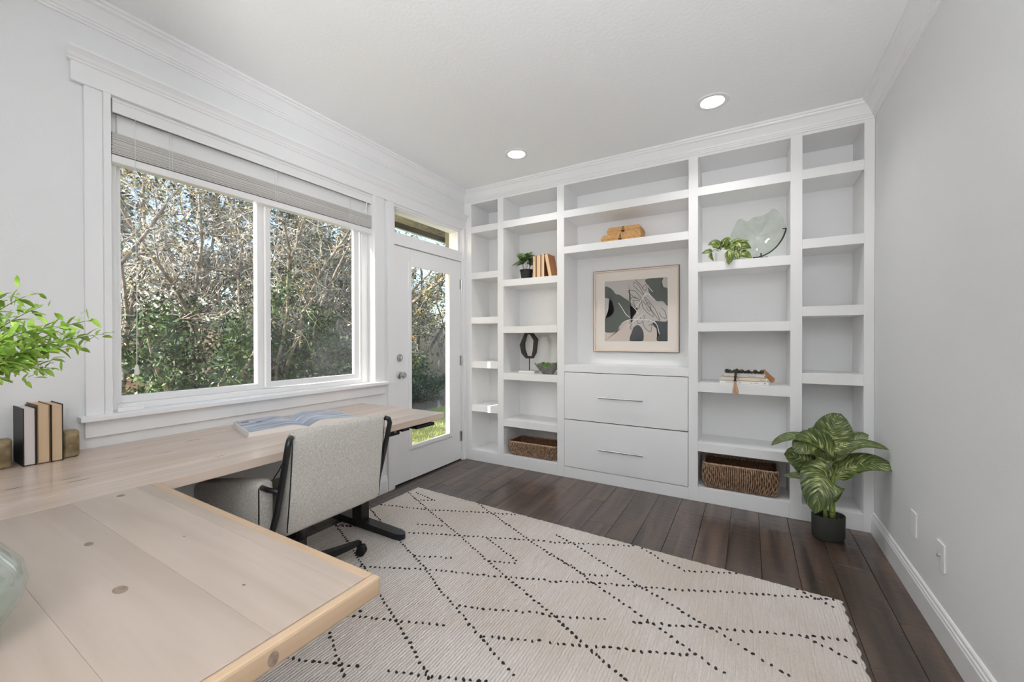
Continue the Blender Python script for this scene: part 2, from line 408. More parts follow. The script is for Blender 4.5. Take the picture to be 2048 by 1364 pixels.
def pothos_mat():
    m = bpy.data.materials.new('leaf_pothos'); m.use_nodes = True; MATS['leaf_pothos'] = m
    n = m.node_tree.nodes; l = m.node_tree.links; b = n['Principled BSDF']; b.inputs['Roughness'].default_value = .4
    uv = n.new('ShaderNodeUVMap'); sx = n.new('ShaderNodeSeparateXYZ'); l.new(uv.outputs[0], sx.inputs[0])
    mp = n.new('ShaderNodeMapping'); mp.inputs['Scale'].default_value = (2.2, 5, 1); l.new(uv.outputs[0], mp.inputs[0])
    oi = n.new('ShaderNodeObjectInfo'); cb = n.new('ShaderNodeCombineXYZ'); mu = n.new('ShaderNodeMath'); mu.operation = 'MULTIPLY'; mu.inputs[1].default_value = 40; l.new(oi.outputs['Random'], mu.inputs[0]); l.new(mu.outputs[0], cb.inputs[2])
    ad = n.new('ShaderNodeVectorMath'); l.new(mp.outputs[0], ad.inputs[0]); l.new(cb.outputs[0], ad.inputs[1])
    nz = n.new('ShaderNodeTexNoise'); nz.inputs['Scale'].default_value = 1.2; l.new(ad.outputs[0], nz.inputs['Vector'])
    rp = n.new('ShaderNodeValToRGB'); l.new(nz.outputs['Fac'], rp.inputs[0]); e = rp.color_ramp.elements
    e[0].position = .45; e[0].color = lin(72,94,34); e[1].position = .68; e[1].color = lin(214,214,160); x = e.new(.58); x.color = lin(132,150,62)
    l.new(rp.outputs[0], b.inputs['Base Color'])
pothos_mat()
# open magazine page, a soft blue-grey photo print
def page_mat():
    m = bpy.data.materials.new('page_print'); m.use_nodes = True; MATS['page_print'] = m
    n = m.node_tree.nodes; l = m.node_tree.links; b = n['Principled BSDF']; b.inputs['Roughness'].default_value = .3
    tc = n.new('ShaderNodeTexCoord'); mp = n.new('ShaderNodeMapping'); mp.inputs['Scale'].default_value = (14,4,4); mp.inputs['Rotation'].default_value = (0,0,.25); l.new(tc.outputs['Object'], mp.inputs[0])
    nz = n.new('ShaderNodeTexNoise'); nz.inputs['Scale'].default_value = 1.5; nz.inputs['Detail'].default_value = 5; l.new(mp.outputs[0], nz.inputs['Vector'])
    rp = n.new('ShaderNodeValToRGB'); l.new(nz.outputs['Fac'], rp.inputs[0]); e = rp.color_ramp.elements
    e[0].position = .3; e[0].color = lin(98,106,120); e[1].position = .7; e[1].color = lin(226,228,232)
    x = e.new(.45); x.color = lin(150,160,176); x = e.new(.58); x.color = lin(188,195,206)
    l.new(rp.outputs[0], b.inputs['Base Color'])
page_mat()

# ------------------------------------------------------------------ room shell
XL, XR, YB, ZC = -2.54, 0.69, 3.37, 2.743     # left wall, right wall, bookcase face, ceiling
YR = -4.6                                      # wall behind the camera
YK = 3.70                                      # back of the bookcase cells
WX = XL-.16                                    # outside face of the window wall
# floor of separate planks
fl = obj('floor', B().box(XL-.16, XR+.1, YR, YK+.1, -.08, -.016), 'dark_gap', kind='structure', label='dark brown hand-scraped wide plank wood floor', cat='floor')
PWID = .168; x = -0.105-PWID*15
while x < XR:
    x0, x1 = max(x, XL-.03), min(x+PWID, XR)
    if x1-x0 > .02:
        y = YR-random.uniform(0, 1.2)
        while y < YB+.02:
            L = random.uniform(.9, 2.1); y0, y1 = max(y, YR), min(y+L, YB+.02)
            if y1-y0 > .03:
                obj('plank', B().box(x0+.0009, x1-.0009, y0+.0009, y1-.0009, -.016, 0, .0016), 'floor_wood', fl)
            y += L
    x += PWID
# ceiling slab with round holes for the recessed lights
CANS = [(-1.63,2.865),(-.20,2.865),(-1.63,-2.2),(-.20,-2.2)]  # rear pair added out of view for interior fill
def ceiling():
    b = B(); bm = b.bm
    xs = [XL-.2, -1.0, XR+.2]; ys = [YR-.1, .4, YK+.1]; R = .075; N = 32
    for cx, cy in CANS:
        xi = 0 if cx < xs[1] else 1; yi = next(i for i in range(2) if ys[i] <= cy < ys[i+1])
        x0, x1, y0, y1 = xs[xi], xs[xi+1], ys[yi], ys[yi+1]
        ring, outr = [], []
        for k in range(N):
            a = 2*PI*k/N+PI/N; dx, dy = math.cos(a), math.sin(a)
            ring.append(bm.verts.new((cx+R*dx, cy+R*dy, ZC)))
            t = min((x1-cx)/dx if dx > 0 else (x0-cx)/dx, (y1-cy)/dy if dy > 0 else (y0-cy)/dy)
            outr.append((cx+t*dx, cy+t*dy, ZC))
        # insert corners
        for k in range(N):
            A, C = Vector(outr[k]), Vector(outr[(k+1) % N]); pts = [ring[k], ring[(k+1) % N], bm.verts.new(C)]
            if abs(A.x-C.x) > 1e-6 and abs(A.y-C.y) > 1e-6:
                onx = A.x if min(abs(A.x-x0), abs(A.x-x1)) < 1e-6 else C.x
                ony = A.y if min(abs(A.y-y0), abs(A.y-y1)) < 1e-6 else C.y
                pts.append(bm.verts.new((onx, ony, ZC)))
            pts.append(bm.verts.new(A)); f = bm.faces.new(pts)
    bmesh.ops.remove_doubles(bm, verts=bm.verts[:], dist=1e-5)
    bmesh.ops.recalc_face_normals(bm, faces=bm.faces[:])
    if bm.faces[:][0].normal.z > 0: bmesh.ops.reverse_faces(bm, faces=bm.faces[:])
    b.box(XL-.2, XR+.2, YR-.1, YK+.1, ZC+.13, ZC+.2)
    return obj('ceiling', b, 'ceiling_paint', kind='structure', recalc=False, label='white lightly textured ceiling', cat='ceiling')
ceiling()
# left wall with a window opening and a door-and-transom opening
W0, W1, WZ0, WZ1 = .676, 2.183, .88, 2.366
D0, D1, DZ1 = 2.385, 3.335, 2.375
b = B()
b.box(WX, XL, YR-.1, W0, -.02, ZC+.05).box(WX, XL, W0, W1, -.02, WZ0).box(WX, XL, W0, W1, WZ1, ZC+.05)
b.box(WX, XL, W1, D0, -.02, ZC+.05).box(WX, XL, D0, D1, DZ1, ZC+.05).box(WX, XL, D1, YK+.1, -.02, ZC+.05)
obj('wall_left', b, 'wall_paint', kind='structure', label='light grey window wall', cat='wall')
obj('wall_right', B().box(XR, XR+.12, YR-.1, YK+.1, -.02, ZC+.05), 'wall_paint', kind='structure', label='plain light grey wall on the right', cat='wall')
obj('wall_back', B().box(XL-.02, XR, YK+.02, YK+.1, -.02, ZC+.05), 'wall_paint', kind='structure', label='wall behind the built-in bookcase', cat='wall')
obj('wall_front', B().box(XL, XR, YR-.1, YR, -.02, ZC+.05).box(XL, OPX, -.60, -.48, -.02, ZC+.05).box(OPX, XR, -.60, -.48, OPZ, ZC+.05), 'wall_paint', kind='structure', label='rear wall, plus an added partition that keeps lamp light off the left wall', cat='wall')  # partition boxes added out of view to shade the left wall

# crown moulding, mitred in the corners
CP = [(0,-.108),(.007,-.108),(.009,-.098),(.014,-.096),(.016,-.086),(.021,-.084),(.024,-.074),(.034,-.058),(.05,-.034),(.062,-.026),(.066,-.016),(.074,-.014),(.076,0),(0,0)]
def crown(name, p0, p1, inward, m0, m1, lab):
    """straight run p0 -> p1, profile offset along 'inward'; m0/m1: mitre shift along the run per unit of offset"""
    p0, p1, n = Vector(p0), Vector(p1), Vector(inward); d = (p1-p0).normalized()
    A = [p0+n*o+d*(o*m0)+Vector((0,0,ZC+z)) for o, z in CP]; Bq = [p1+n*o-d*(o*m1)+Vector((0,0,ZC+z)) for o, z in CP]
    obj(name, B().loft(A, Bq), 'trim_paint', kind='structure', label=lab, cat='trim')
crown('trim_1', (XL,YR,0), (XL,YB,0), (1,0,0), 1, 1, 'white crown moulding above the window')
crown('trim_2', (XL,YB,0), (XR,YB,0), (0,-1,0), 1, 1, 'white crown moulding above the bookcase')
crown('trim_3', (XR,YR,0), (XR,YB,0), (-1,0,0), 1, 1, 'white crown moulding along the right wall')
crown('trim_4', (XL,YR,0), (XR,YR,0), (0,1,0), 1, 1, 'white crown moulding behind the viewer')
# baseboards
BP = [(0,0),(.016,0),(.016,.098),(.013,.105),(.013,.112),(.009,.118),(.008,.128),(.004,.134),(0,.135)]
def baseboard(name, p0, p1, n, lab):
    n = Vector(n)
    obj(name, B().loft([Vector(p0)+n*o+Vector((0,0,z)) for o, z in BP], [Vector(p1)+n*o+Vector((0,0,z)) for o, z in BP]), 'trim_paint', kind='structure', label=lab, cat='baseboard')
baseboard('baseboard_right', (XR,YR,0), (XR,YB,0), (-1,0,0), 'white stepped baseboard along the right wall')
baseboard('baseboard_left', (XL,YR,0), (XL,2.32,0), (1,0,0), 'white baseboard below the window')
# head trim running over window and door
t1 = thing('trim_5', 'white stepped head trim over window and door', 'trim', (XL,.55,2.366), kind='structure')
obj('frieze', B().box(XL, XL+.024, .549, YB-.001, 2.362, 2.452, .002), 'trim_paint', t1)
HP = [(0,0),(.026,0),(.030,.004),(.030,.012),(.034,.016),(.040,.03),(.052,.044),(.056,.046),(.056,.058),(0,.058)]
obj('cap', B().loft([(XL+o,.549-min(o,.03)*.4,2.446+z) for o, z in HP], [(XL+o,YB-.001,2.446+z) for o, z in HP]), 'trim_paint', t1)

# ------------------------------------------------------------------ window
wn = thing('window_1', 'white sliding window with two panes above the desk', 'window', (XL, 1.43, .88), kind='structure')
TP = 'trim_paint'
for nm, (y0, y1, e) in {'casing': (.590,.650,.018), 'casing_band': (.650,.676,.026)}.items():
    obj(nm, B().box(XL, XL+e, y0, y1, .90, 2.362, .002), TP, wn)
for nm, (y0, y1, e) in {'casing': (2.212,2.286,.018), 'casing_band': (2.183,2.212,.026)}.items():
    obj(nm, B().box(XL, XL+e, y0, y1, .90, 2.362, .002), TP, wn)
obj('stool', B().box(XL-.10, XL+.055, .566, 2.30, .878, .902, .004, 2), TP, wn)
obj('apron', B().box(XL, XL+.018, .587, 2.29, .803, .878, .002), TP, wn)
obj('jamb', B().box(WX, XL+.001, .676, .682, .902, 2.362).box(WX, XL+.001, 2.178, 2.183, .902, 2.362).box(WX, XL+.001, .682, 2.178, 2.356, 2.366), TP, wn)
# vinyl unit: outer frame, fixed sash on the left, sliding sash on the right
XG = -2.63
fr = B()
fr.box(-2.665,-2.585, .682,.712, .902,2.356,.003).box(-2.665,-2.585, 2.118,2.178, .902,2.356,.003)
fr.box(-2.665,-2.585, .712,2.118, .902,.932,.003).box(-2.665,-2.575, .712,2.118, 2.20,2.356,.003)
fr.box(-2.60,-2.59, 2.105,2.118, .932,2.2)
obj('frame', fr, 'vinyl', wn)
s1 = B(); s1.box(-2.66,-2.612, .712,.734, .932,2.2,.003).box(-2.66,-2.612, 1.362,1.405, .932,2.2,.003).box(-2.66,-2.612, .734,1.362, .932,.966,.003).box(-2.66,-2.612,.734,1.362,2.17,2.2,.003)
so = obj('fixed_sash', s1, 'vinyl', wn)
obj('pane', B().box(-2.637,-2.631, .73,1.37, .96,2.18), 'window_glass', so)
s2 = B(); s2.box(-2.61,-2.585, 1.395,1.428, .94,2.2,.003).box(-2.61,-2.585, 2.045,2.095, .94,2.2,.003).box(-2.61,-2.585, 1.428,2.045, .94,.976,.003).box(-2.61,-2.585,1.428,2.045,2.165,2.2,.003)
so = obj('sliding_sash', s2, 'vinyl', wn)
obj('pane', B().box(-2.601,-2.595, 1.42,2.05, .97,2.18), 'window_glass', so)
# small white contact sensor standing on the stool
t = thing('alarm_sensor', 'small white plastic sensor box on the window stool', 'sensor', (-2.535,.74,.902))
obj('body', B().box(-2.55,-2.52,.695,.79,.902,.922,.004,2), 'plate_plastic', t)
obj('cover', B().box(-2.548,-2.526,.71,.765,.922,.928,.002), 'plate_plastic', t)

# ------------------------------------------------------------------ raised blind
bl = thing('window_blind', 'white wood slat blind pulled up to the top of the window', 'blind', (-2.57, 1.43, 2.06))
obj('valance', B().box(-2.552,-2.538,.686,2.176,2.292,2.356,.003).box(-2.552,-2.534,.686,2.176,2.292,2.300,.002).box(-2.552,-2.534,.686,2.176,2.344,2.356,.002), 'vinyl', bl)
obj('head_rail', B().box(-2.60,-2.556,.69,2.172,2.305,2.35,.002), 'blind_slat', bl)
b = B(); b.box(-.026,.026,-.745,.745,-.0013,.0013)
sl0 = obj('slat', b, 'blind_slat'); slm = sl0.data; bpy.data.objects.remove(sl0)
NS = 30
for i in range(NS):
    inst('slat', slm, bl, (random.uniform(-.0015,.0015)+.004, random.uniform(-.002,.002), .046+i*.0033), (0, random.uniform(-.03,.03), 0))
obj('bottom_rail', B().box(-2.594,-2.542,.684,2.178,2.064,2.100,.004,2), 'vinyl', bl)
for y in (.90, 1.43, 1.97):
    obj('ladder_cord', B().tube([(-2.538,y,2.30),(-2.538,y,2.10)], .0012, 5).tube([(-2.538,y+.012,2.30),(-2.538,y+.012,2.10)], .0012, 5), 'cord', bl)
obj('pull_cord', B().tube([(-2.53,.765,2.30),(-2.531,.763,1.9),(-2.53,.767,1.4),(-2.53,.765,1.12)], .0014, 5).lathe((-2.53,.765,1.07), [(.003,.05),(.006,.045),(.009,.02),(.010,.004),(.006,0)], 12), 'cord', bl)
obj('tilt_wand', B().tube([(-2.535,2.13,2.31),(-2.54,2.115,2.21)], .004, 6), 'vinyl', bl)

# ------------------------------------------------------------------ door with glass and transom
DX = -2.548                                    # room-side face of the door
DL, DR = 2.407, 3.318
dr = thing('door_1', 'white exterior door with a full glass lite', 'door', (DX, 2.86, 0), kind='structure')
GL0, GL1, GZ0, GZ1 = 2.605, 3.132, .305, 1.882
b = B(); b.box(DX-.044,DX,DL,GL0-.005,.014,2.026,.002).box(DX-.012,DX,GL1+.005,DR,.014,2.026).box(DX-.044,DX-.012,GL1+.062,DR,.014,2.026).box(DX-.044,DX,GL0-.005,GL1+.005,.014,GZ0-.005).box(DX-.044,DX,GL0-.005,GL1+.005,GZ1+.005,2.026).box(DX-.044,DX-.012,GL1+.005,GL1+.062,.014,GZ0-.005).box(DX-.044,DX-.012,GL1+.005,GL1+.062,GZ1+.005,2.026)
slab = obj('door_slab', b, TP, dr)
def lite(b, x0, x1, wdt):
    b.box(x0,x1,GL0-wdt,GL0+.006,GZ0-wdt,GZ1+wdt,.004).box(x0,x1,GL1-.006,GL1+wdt,GZ0-wdt,GZ1+wdt,.004)
    b.box(x0,x1,GL0+.006,GL1-.006,GZ0-wdt,GZ0+.006,.004).box(x0,x1,GL0+.006,GL1-.006,GZ1-.006,GZ1+wdt,.004); return b
lf = obj('lite_frame', lite(B(), DX-.01, DX+.010, .032), TP, dr)
obj('pane', B().box(DX-.0178,DX-.0125,GL0-.005,GL1+.06,GZ0-.005,GZ1+.005), 'clean_glass', dr)
obj('door_sweep', B().box(DX-.042,DX-.001,DL,DR,.002,.014), 'black_plastic', dr)
obj('threshold', B().box(WX,DX-.002,D0,D1,-.02,.004,.002), 'fascia_dark', dr)
def disc_x(b, c, prof, n=24):
    """lathe about the X axis: prof (r, x offset)"""
    t = B(); t.lathe((0,0,0), prof, n)
    bmesh.ops.transform(t.bm, matrix=Matrix.Translation(Vector(c)) @ Matrix.Rotation(PI/2, 4, 'Y'), verts=t.bm.verts[:])
    me = bpy.data.meshes.new('t'); t.bm.to_mesh(me); b.bm.from_mesh(me); bpy.data.meshes.remove(me); t.bm.free(); return b
KY = 2.472
o = obj('deadbolt', disc_x(B(), (DX,KY,1.083), [(.031,0),(.031,.006),(.027,.012),(.0,.013)]), 'steel', dr, smooth=40)
obj('thumb_turn', B().box(DX+.012,DX+.03,KY-.005,KY+.005,1.068,1.098,.003), 'steel', o)
o = obj('door_knob', disc_x(B(), (DX,KY,.936), [(.032,0),(.032,.005),(.028,.010),(.014,.013),(.012,.028),(.020,.034),(.027,.044),(.027,.054),(.020,.064),(.0,.067)]), 'nickel', dr, smooth=40)
for z in (1.80, 1.02, .245):
    h = obj('hinge', B().tube([(DX+.008,DR+.004,z-.05),(DX+.008,DR+.004,z+.05)], .0065, 10).box(DX-.001,DX+.002,DR-.022,DR+.004,z-.05,z+.05).box(DX-.001,DX+.0025,DR+.004,DR+.017,z-.05,z+.05), 'steel', dr)
# door frame: jambs, casing, transom bar, transom lite
dfm = thing('window_2', 'narrow transom window above the glass door', 'window', (XL, 2.86, 2.03), kind='structure')
obj('jamb', B().box(WX,XL+.002,D0,DL-.002,0,DZ1).box(WX,XL+.002,DR+.002,D1,0,DZ1).box(WX,XL+.002,DL,DR,2.345,DZ1).box(WX,DX-.046,DL-.002,DL+.012,0,2.03).box(WX,DX-.046,DR-.012,DR+.002,0,2.03), TP, dfm)
obj('casing', B().box(XL,XL+.02,2.324,2.389,0,2.362,.002).box(XL,XL+.014,2.389,2.401,0,2.362,.002), TP, dfm)
obj('casing', B().box(XL,XL+.02,3.331,YB-.001,0,2.362,.002), TP, dfm)
obj('transom_bar', B().box(WX,XL+.004,DL-.002,DR+.002,2.032,2.12,.002), TP, dfm)
obj('transom_frame', B().box(-2.60,-2.558,DL,2.436,2.12,2.352,.003).box(-2.60,-2.558,3.288,DR,2.12,2.352,.003).box(-2.60,-2.558,2.436,3.288,2.12,2.142,.003).box(-2.60,-2.558,2.436,3.288,2.335,2.352,.003), TP, dfm)
obj('pane', B().box(-2.586,-2.581,2.43,3.295,2.135,2.345), 'clean_glass', dfm)

# ------------------------------------------------------------------ built-in bookcase
CPN = 'cabinet_paint'
bc = thing('built_in_bookcase', 'white built-in bookcase covering the far wall', 'bookcase', (-.92, YB, 0))
XS = [(-2.54,-2.451),(-2.134,-2.067),(-1.497,-1.428),(-.399,-.332),(.248,.315),(.637,.69)]
ZT = 2.743
for i, (a, c) in enumerate(XS):
    obj('side_panel', B().box(a, c-(.001 if i == 5 else 0), YB, YK, .0, ZT-.001, .0012), CPN, bc)
SH = {0: [(2.320,2.386),(1.850,1.914),(1.396,1.460),(.946,1.012),(.502,.570)],
      1: [(2.322,2.388),(1.752,1.816),(1.297,1.361),(.844,.910),(.388,.454)],
      2: [(2.323,2.388),(2.003,2.066)],
      3: [(2.322,2.388),(1.748,1.814),(1.293,1.359),(.836,.904),(.382,.448)],
      4: [(2.318,2.384),(1.848,1.912),(1.390,1.456),(.934,1.004),(.492,.560)]}
for i in range(5):
    x0, x1 = XS[i][1], XS[i+1][0]
    for z0, z1 in SH[i]:
        obj('shelf', B().box(x0, x1, YB+.0008, YK, z0, z1, .0012), CPN, bc)
    obj('top_rail', B().box(x0, x1, YB+.0008, YK, 2.615, ZT-.001, .0012), CPN, bc)
    obj('base_rail', B().box(x0, x1, YB+.0008, YK, 0, .108 if i != 2 else .094, .0012), CPN, bc)
    obj('back_panel', B().box(x0-.01, x1+.01, YK, YK+.012, 0, ZT-.002), CPN, bc)
X2, X3 = XS[2][1], XS[3][0]
obj('counter', B().box(X2, X3, YB+.0008, YK, .946, 1.008, .0012), CPN, bc)
obj('drawer_case', B().box(X2, X3, YB+.03, YK, .094, .946), 'dark_gap', bc)
for z0, z1, hz, in ((.5245,.9405,.737),(.0995,.5165,.293)):
    d = obj('drawer', B().box(X2+.0032, X3-.0032, YB-.001, YB+.02, z0, z1, .0015), CPN, bc)
    ha, hb = -1.105, -.735
    h = B().tube([(ha, YB-.034, hz), (hb, YB-.034, hz)], .0058, 10)
    for hx in (ha+.045, hb-.045): h.tube([(hx, YB, hz), (hx, YB-.036, hz)], .0045, 8)
    obj('handle', h, 'steel', d, smooth=40)
# rocker switch on the left inside panel
sp = on(950, 693, X=-2.451)
t = thing('light_switch', 'white rocker light switch inside the leftmost bookcase column', 'switch', (-2.451, sp.y, sp.z))
obj('plate', B().box(-2.451,-2.446,sp.y-.036,sp.y+.036,sp.z-.058,sp.z+.058,.002), 'plate_plastic', t)
obj('rocker', B().box(-2.446,-2.442,sp.y-.016,sp.y+.016,sp.z-.033,sp.z+.033,.0015), 'plate_plastic', t)

# wall plates on the right wall
t = thing('wall_outlet', 'white duplex outlet plate on the right wall nearest the bookcase', 'outlet', (XR, 2.65, .35))
obj('plate', B().box(XR-.006,XR,2.612,2.688,.292,.408,.002), 'plate_plastic', t)
for z in (.328, .372):
    s = obj('socket', B().lathe((0,0,0), [(.0,0),(.017,0),(.017,.003),(.0,.003)], 20), 'plate_plastic', t)
    s.rotation_euler = (0,-PI/2,0); s.location = (-.006, 0, z-.35)
t = thing('cable_jack', 'white wall plate with a coaxial jack, nearer the viewer', 'outlet', (XR, 2.33, .34))
obj('plate', B().box(XR-.006,XR,2.292,2.368,.284,.398,.002), 'plate_plastic', t)
obj('jack', B().tube([(XR-.006,2.33,.343),(XR-.016,2.33,.343)], .0055, 10), 'steel', t)

# ------------------------------------------------------------------ recessed ceiling lights
for i, (cx, cy) in enumerate(CANS):
    lab = {0:'recessed ceiling light lit above the left of the bookcase', 1:'recessed ceiling light lit above the right of the bookcase',
           2:'added recessed fill light behind the viewer, window side', 3:'added recessed fill light behind the viewer, right side'}[i]
    t = thing('recessed_light', lab, 'light', (cx, cy, ZC), group='recessed ceiling lights')
    obj('trim_ring', B().lathe((cx,cy,ZC), [(.068,.004),(.068,-.003),(.074,-.006),(.096,-.004),(.099,.0)], 40, caps=False), 'vinyl', t, smooth=40)
    obj('baffle', B().lathe((cx,cy,ZC), [(.068,.004),(.066,.02),(.056,.055)], 40, caps=False), 'vinyl', t, smooth=True)
    obj('lens', B().lathe((cx,cy,ZC), [(.0,.055),(.056,.055)], 40, caps=False), 'lamp_lens', t)
    ld = bpy.data.lights.new('can_lamp', 'AREA'); ld.shape = 'DISK'; ld.size = .11; ld.energy = CAN_POWER; ld.color = (1,.99,.98)
    lo = bpy.data.objects.new('can_lamp', ld); COL.objects.link(lo); lo.parent = t; lo.location = (0,0,.05)

# added uplight, out of view, put in to brighten the ceiling and walls
gx, gy, gz = UPL
t = thing('fill_uplight', 'added fill uplight shaped as a torchiere, out of view behind the viewer', 'fill lamp', (gx, gy, 0))
obj('bowl', B().lathe((gx,gy,gz), [(.0,0),(.06,.006),(.13,.035),(.17,.08),(.167,.08),(.126,.041),(.06,.014),(.0,.008)], 40), 'vinyl', t, smooth=True)
obj('pole', B().tube([(gx,gy,.02),(gx,gy,gz+.002)], .012, 12), 'steel', t, smooth=40)
obj('base', B().lathe((gx,gy,0), [(.0,.0),(.14,0),(.142,.008),(.13,.02),(.02,.028),(.0,.03)], 36), 'steel', t, smooth=40)
ld = bpy.data.lights.new('fill_bulb', 'AREA'); ld.shape = 'DISK'; ld.size = .24; ld.energy = FILL_POWER; ld.color = (.98,.99,1)
lo = bpy.data.objects.new('fill_bulb', ld); COL.objects.link(lo); lo.parent = t; lo.location = (0,0,gz+.07); lo.rotation_euler = (PI,0,0)

# ------------------------------------------------------------------ rug
RZ = .010
rc = [on(836.6,973,Z=RZ), on(1684,1200,Z=RZ)]
RX0, RX1 = -2.372, .381
def rug_far(x): return 2.509+(2.418-2.509)*(x-RX0)/(RX1-RX0)
RY0 = .42
rug = thing('area_rug', 'cream wool rug with dark dotted diamond lines', 'rug', (-1.0, 1.4, 0))
nx, ny = 280, 200
xs = np.linspace(RX0, RX1, nx); vv = np.linspace(0, 1, ny)
V = []; 
for i, x in enumerate(xs):
    yf = rug_far(x)
    for v in vv:
        edge = .006*math.sin(x*61+v*9)*(v > .99)+.005*math.sin(v*170)*(i in (0, nx-1))
        xx = x+(edge if i in (0, nx-1) else 0); y = RY0+(yf-RY0)*v+(.004*math.sin(x*97)+.003*math.sin(x*41) if v > .995 else 0)
        h = .0105+.0012*math.sin(x*2*PI/.0395)+.0006*rng.standard_normal()
        if i in (0, nx-1) or v in (0, 1): h = .004
        V.append((xx, y, h))
n0 = len(V); F = []
for i in range(nx-1):
    for k in range(ny-1):
        a = i*ny+k; F.append((a, a+ny, a+ny+1, a+1))
# rim down to the floor and underside
rim = [k for k in range(ny)]+[i*ny+ny-1 for i in range(1, nx)]+[(nx-1)*ny+k for k in range(ny-2, -1, -1)]+[i*ny for i in range(nx-2, 0, -1)]
base = len(V); V += [(V[q][0], V[q][1], .0005) for q in rim]
m_ = len(rim)
for q in range(m_): F.append((rim[q], rim[(q+1) % m_], base+(q+1) % m_, base+q))
F.append(tuple(base+q for q in range(m_)))
mesh_np('pile', V, F, 'rug_wool', rug, smooth=True)
def r2(p): return (560+p[0]/3.2, 960+p[1]/3.2)
def r3(p): return (1100+p[0]/3.103, 960+p[1]/3.103)
L2 = [[(360,290),(430,390),(545,570),(660,760),(740,900),(830,1040),(920,1200),(965,1290)],
 [(575,185),(655,275),(775,400),(930,565),(1035,715),(1130,820),(1280,1000),(1430,1170),(1520,1290)],
 [(815,75),(960,200),(1150,355),(1330,520),(1470,635),(1760,880),(1930,1030),(2060,1150)],
 [(1275,155),(1380,230),(1610,395),(1950,610)], [(310,950),(370,1150),(420,1290)], [(500,820),(530,860)],
 [(630,155),(950,190),(1350,210),(1530,225)], [(885,282),(1060,295)], [(800,335),(1150,355),(1620,385),(1720,392)], [(860,485),(1130,500)],
 [(515,555),(700,562),(930,570),(1270,605),(1480,625),(1728,640)], [(430,868),(740,900),(1090,935)], [(1150,805),(1380,830),(1728,857)],
 [(1310,1000),(1660,1030),(1728,1036)], [(40,1140),(300,1170),(540,1200)], [(700,1220),(980,1255),(1370,1290)], [(400,290),(520,298)],
 [(1330,375),(1530,530)], [(1340,520),(1530,535)], [(870,80),(990,130),(880,128)], [(360,290),(480,300)]]
L3 = [[(0,465),(130,530),(280,650),(460,770),(600,870),(680,920),(790,1000),(900,1080),(1130,1230)],
 [(40,340),(150,400),(360,530),(540,650),(700,740),(860,840),(960,900),(1040,940),(1210,1050),(1430,1185),(1530,1245)],
 [(550,410),(700,500),(840,560)], [(1490,660),(1670,740),(1800,810)], [(1590,980),(1740,1050),(1950,1160)],
 [(30,850),(190,1000),(300,1100),(440,1210),(500,1265)], [(0,385),(300,400),(550,410)],
 [(0,630),(240,635),(560,660),(740,678),(1100,695),(1400,715),(1680,735),(1800,745)], [(0,840),(380,870)],
 [(0,1010),(330,1035),(620,1070),(900,1090)], [(520,880),(960,915),(1200,935),(1500,960),(1880,995)], [(210,585),(395,598)], [(830,565),(1190,580)]]
TV, TF = [], []
def tuft(x, y):
    a = random.uniform(0, PI); n = 6; r = random.uniform(.0058, .0088); b0 = len(TV)
    for k in range(n):
        q = 2*PI*k/n; rx, ry = r*1.25*math.cos(q), r*.8*math.sin(q)
        TV.append((x+rx*math.cos(a)-ry*math.sin(a), y+rx*math.sin(a)+ry*math.cos(a), .0098))
    for k in range(n):
        q = 2*PI*k/n; rx, ry = r*.8*math.cos(q), r*.5*math.sin(q)
        TV.append((x+rx*math.cos(a)-ry*math.sin(a), y+rx*math.sin(a)+ry*math.cos(a), .0150))
    for k in range(n): TF.append((b0+k, b0+(k+1)%n, b0+n+(k+1)%n, b0+n+k))
    TF.append(tuple(b0+n+k for k in range(n)))
for conv, Ls in ((r2, L2), (r3, L3)):
    for ln in Ls:
        P = [on(*conv(q), Z=.012) for q in ln]
        for a, c in zip(P, P[1:]):
            d = (c-a).length; k = max(1, round(d/.029))
            for i in range(k):
                p = a.lerp(c, i/k)
                if RX0+.01 < p.x < RX1-.01 and RY0+.01 < p.y < rug_far(p.x)-.01:
                    tuft(p.x+random.uniform(-.003,.003), p.y+random.uniform(-.004,.004))
mesh_np('dotted_tufts', TV, TF, 'tuft_dark', rug, kind='stuff')

# ------------------------------------------------------------------ desks
DT, DB = .755, .717
dk = thing('standing_desk', 'long pale maple desk along the window wall on black T-legs', 'desk', (-2.13, .95, 0))
ye = 2.078; ys = -.30
bw = (-1.735+2.536)/6
for i in range(6):
    x0 = -2.536+i*bw
    e = .003 if i in (0,) else .0002
    if i < 5: obj('board', B().box(x0+.0001, x0+bw-.0001, ys, ye, DB, DT, .0003), 'desk_wood_y', dk)
    else:     obj('board', B().box(x0+.0001, x0+bw, ys, ye, DB, DT, .004, 2), 'desk_wood_y', dk)
kn = dk.children[:6]
def knot(parent, x, y, lx, ly, z=DT, rot=0):
    b = B(); b.lathe((x,y,z-.0002), [(.0,.00055),(.6,.0005),(1,.0003)], 20, sx=lx, sy=ly, rot=rot, caps=False); obj('knot', b, 'knot', parent)
for (u, v, lx, ly) in ((445,858,.004,.03),(388,880,.005,.035),(440,912,.003,.025),(158,961,.004,.03),(140,957,.004,.025),(27,977,.004,.02),(240,915,.003,.03),(330,905,.003,.03)):
    p = on(u, v, Z=DT); i = min(5, max(0, int((p.x+2.536)/bw))); knot(kn[i], p.x, p.y, lx, ly)
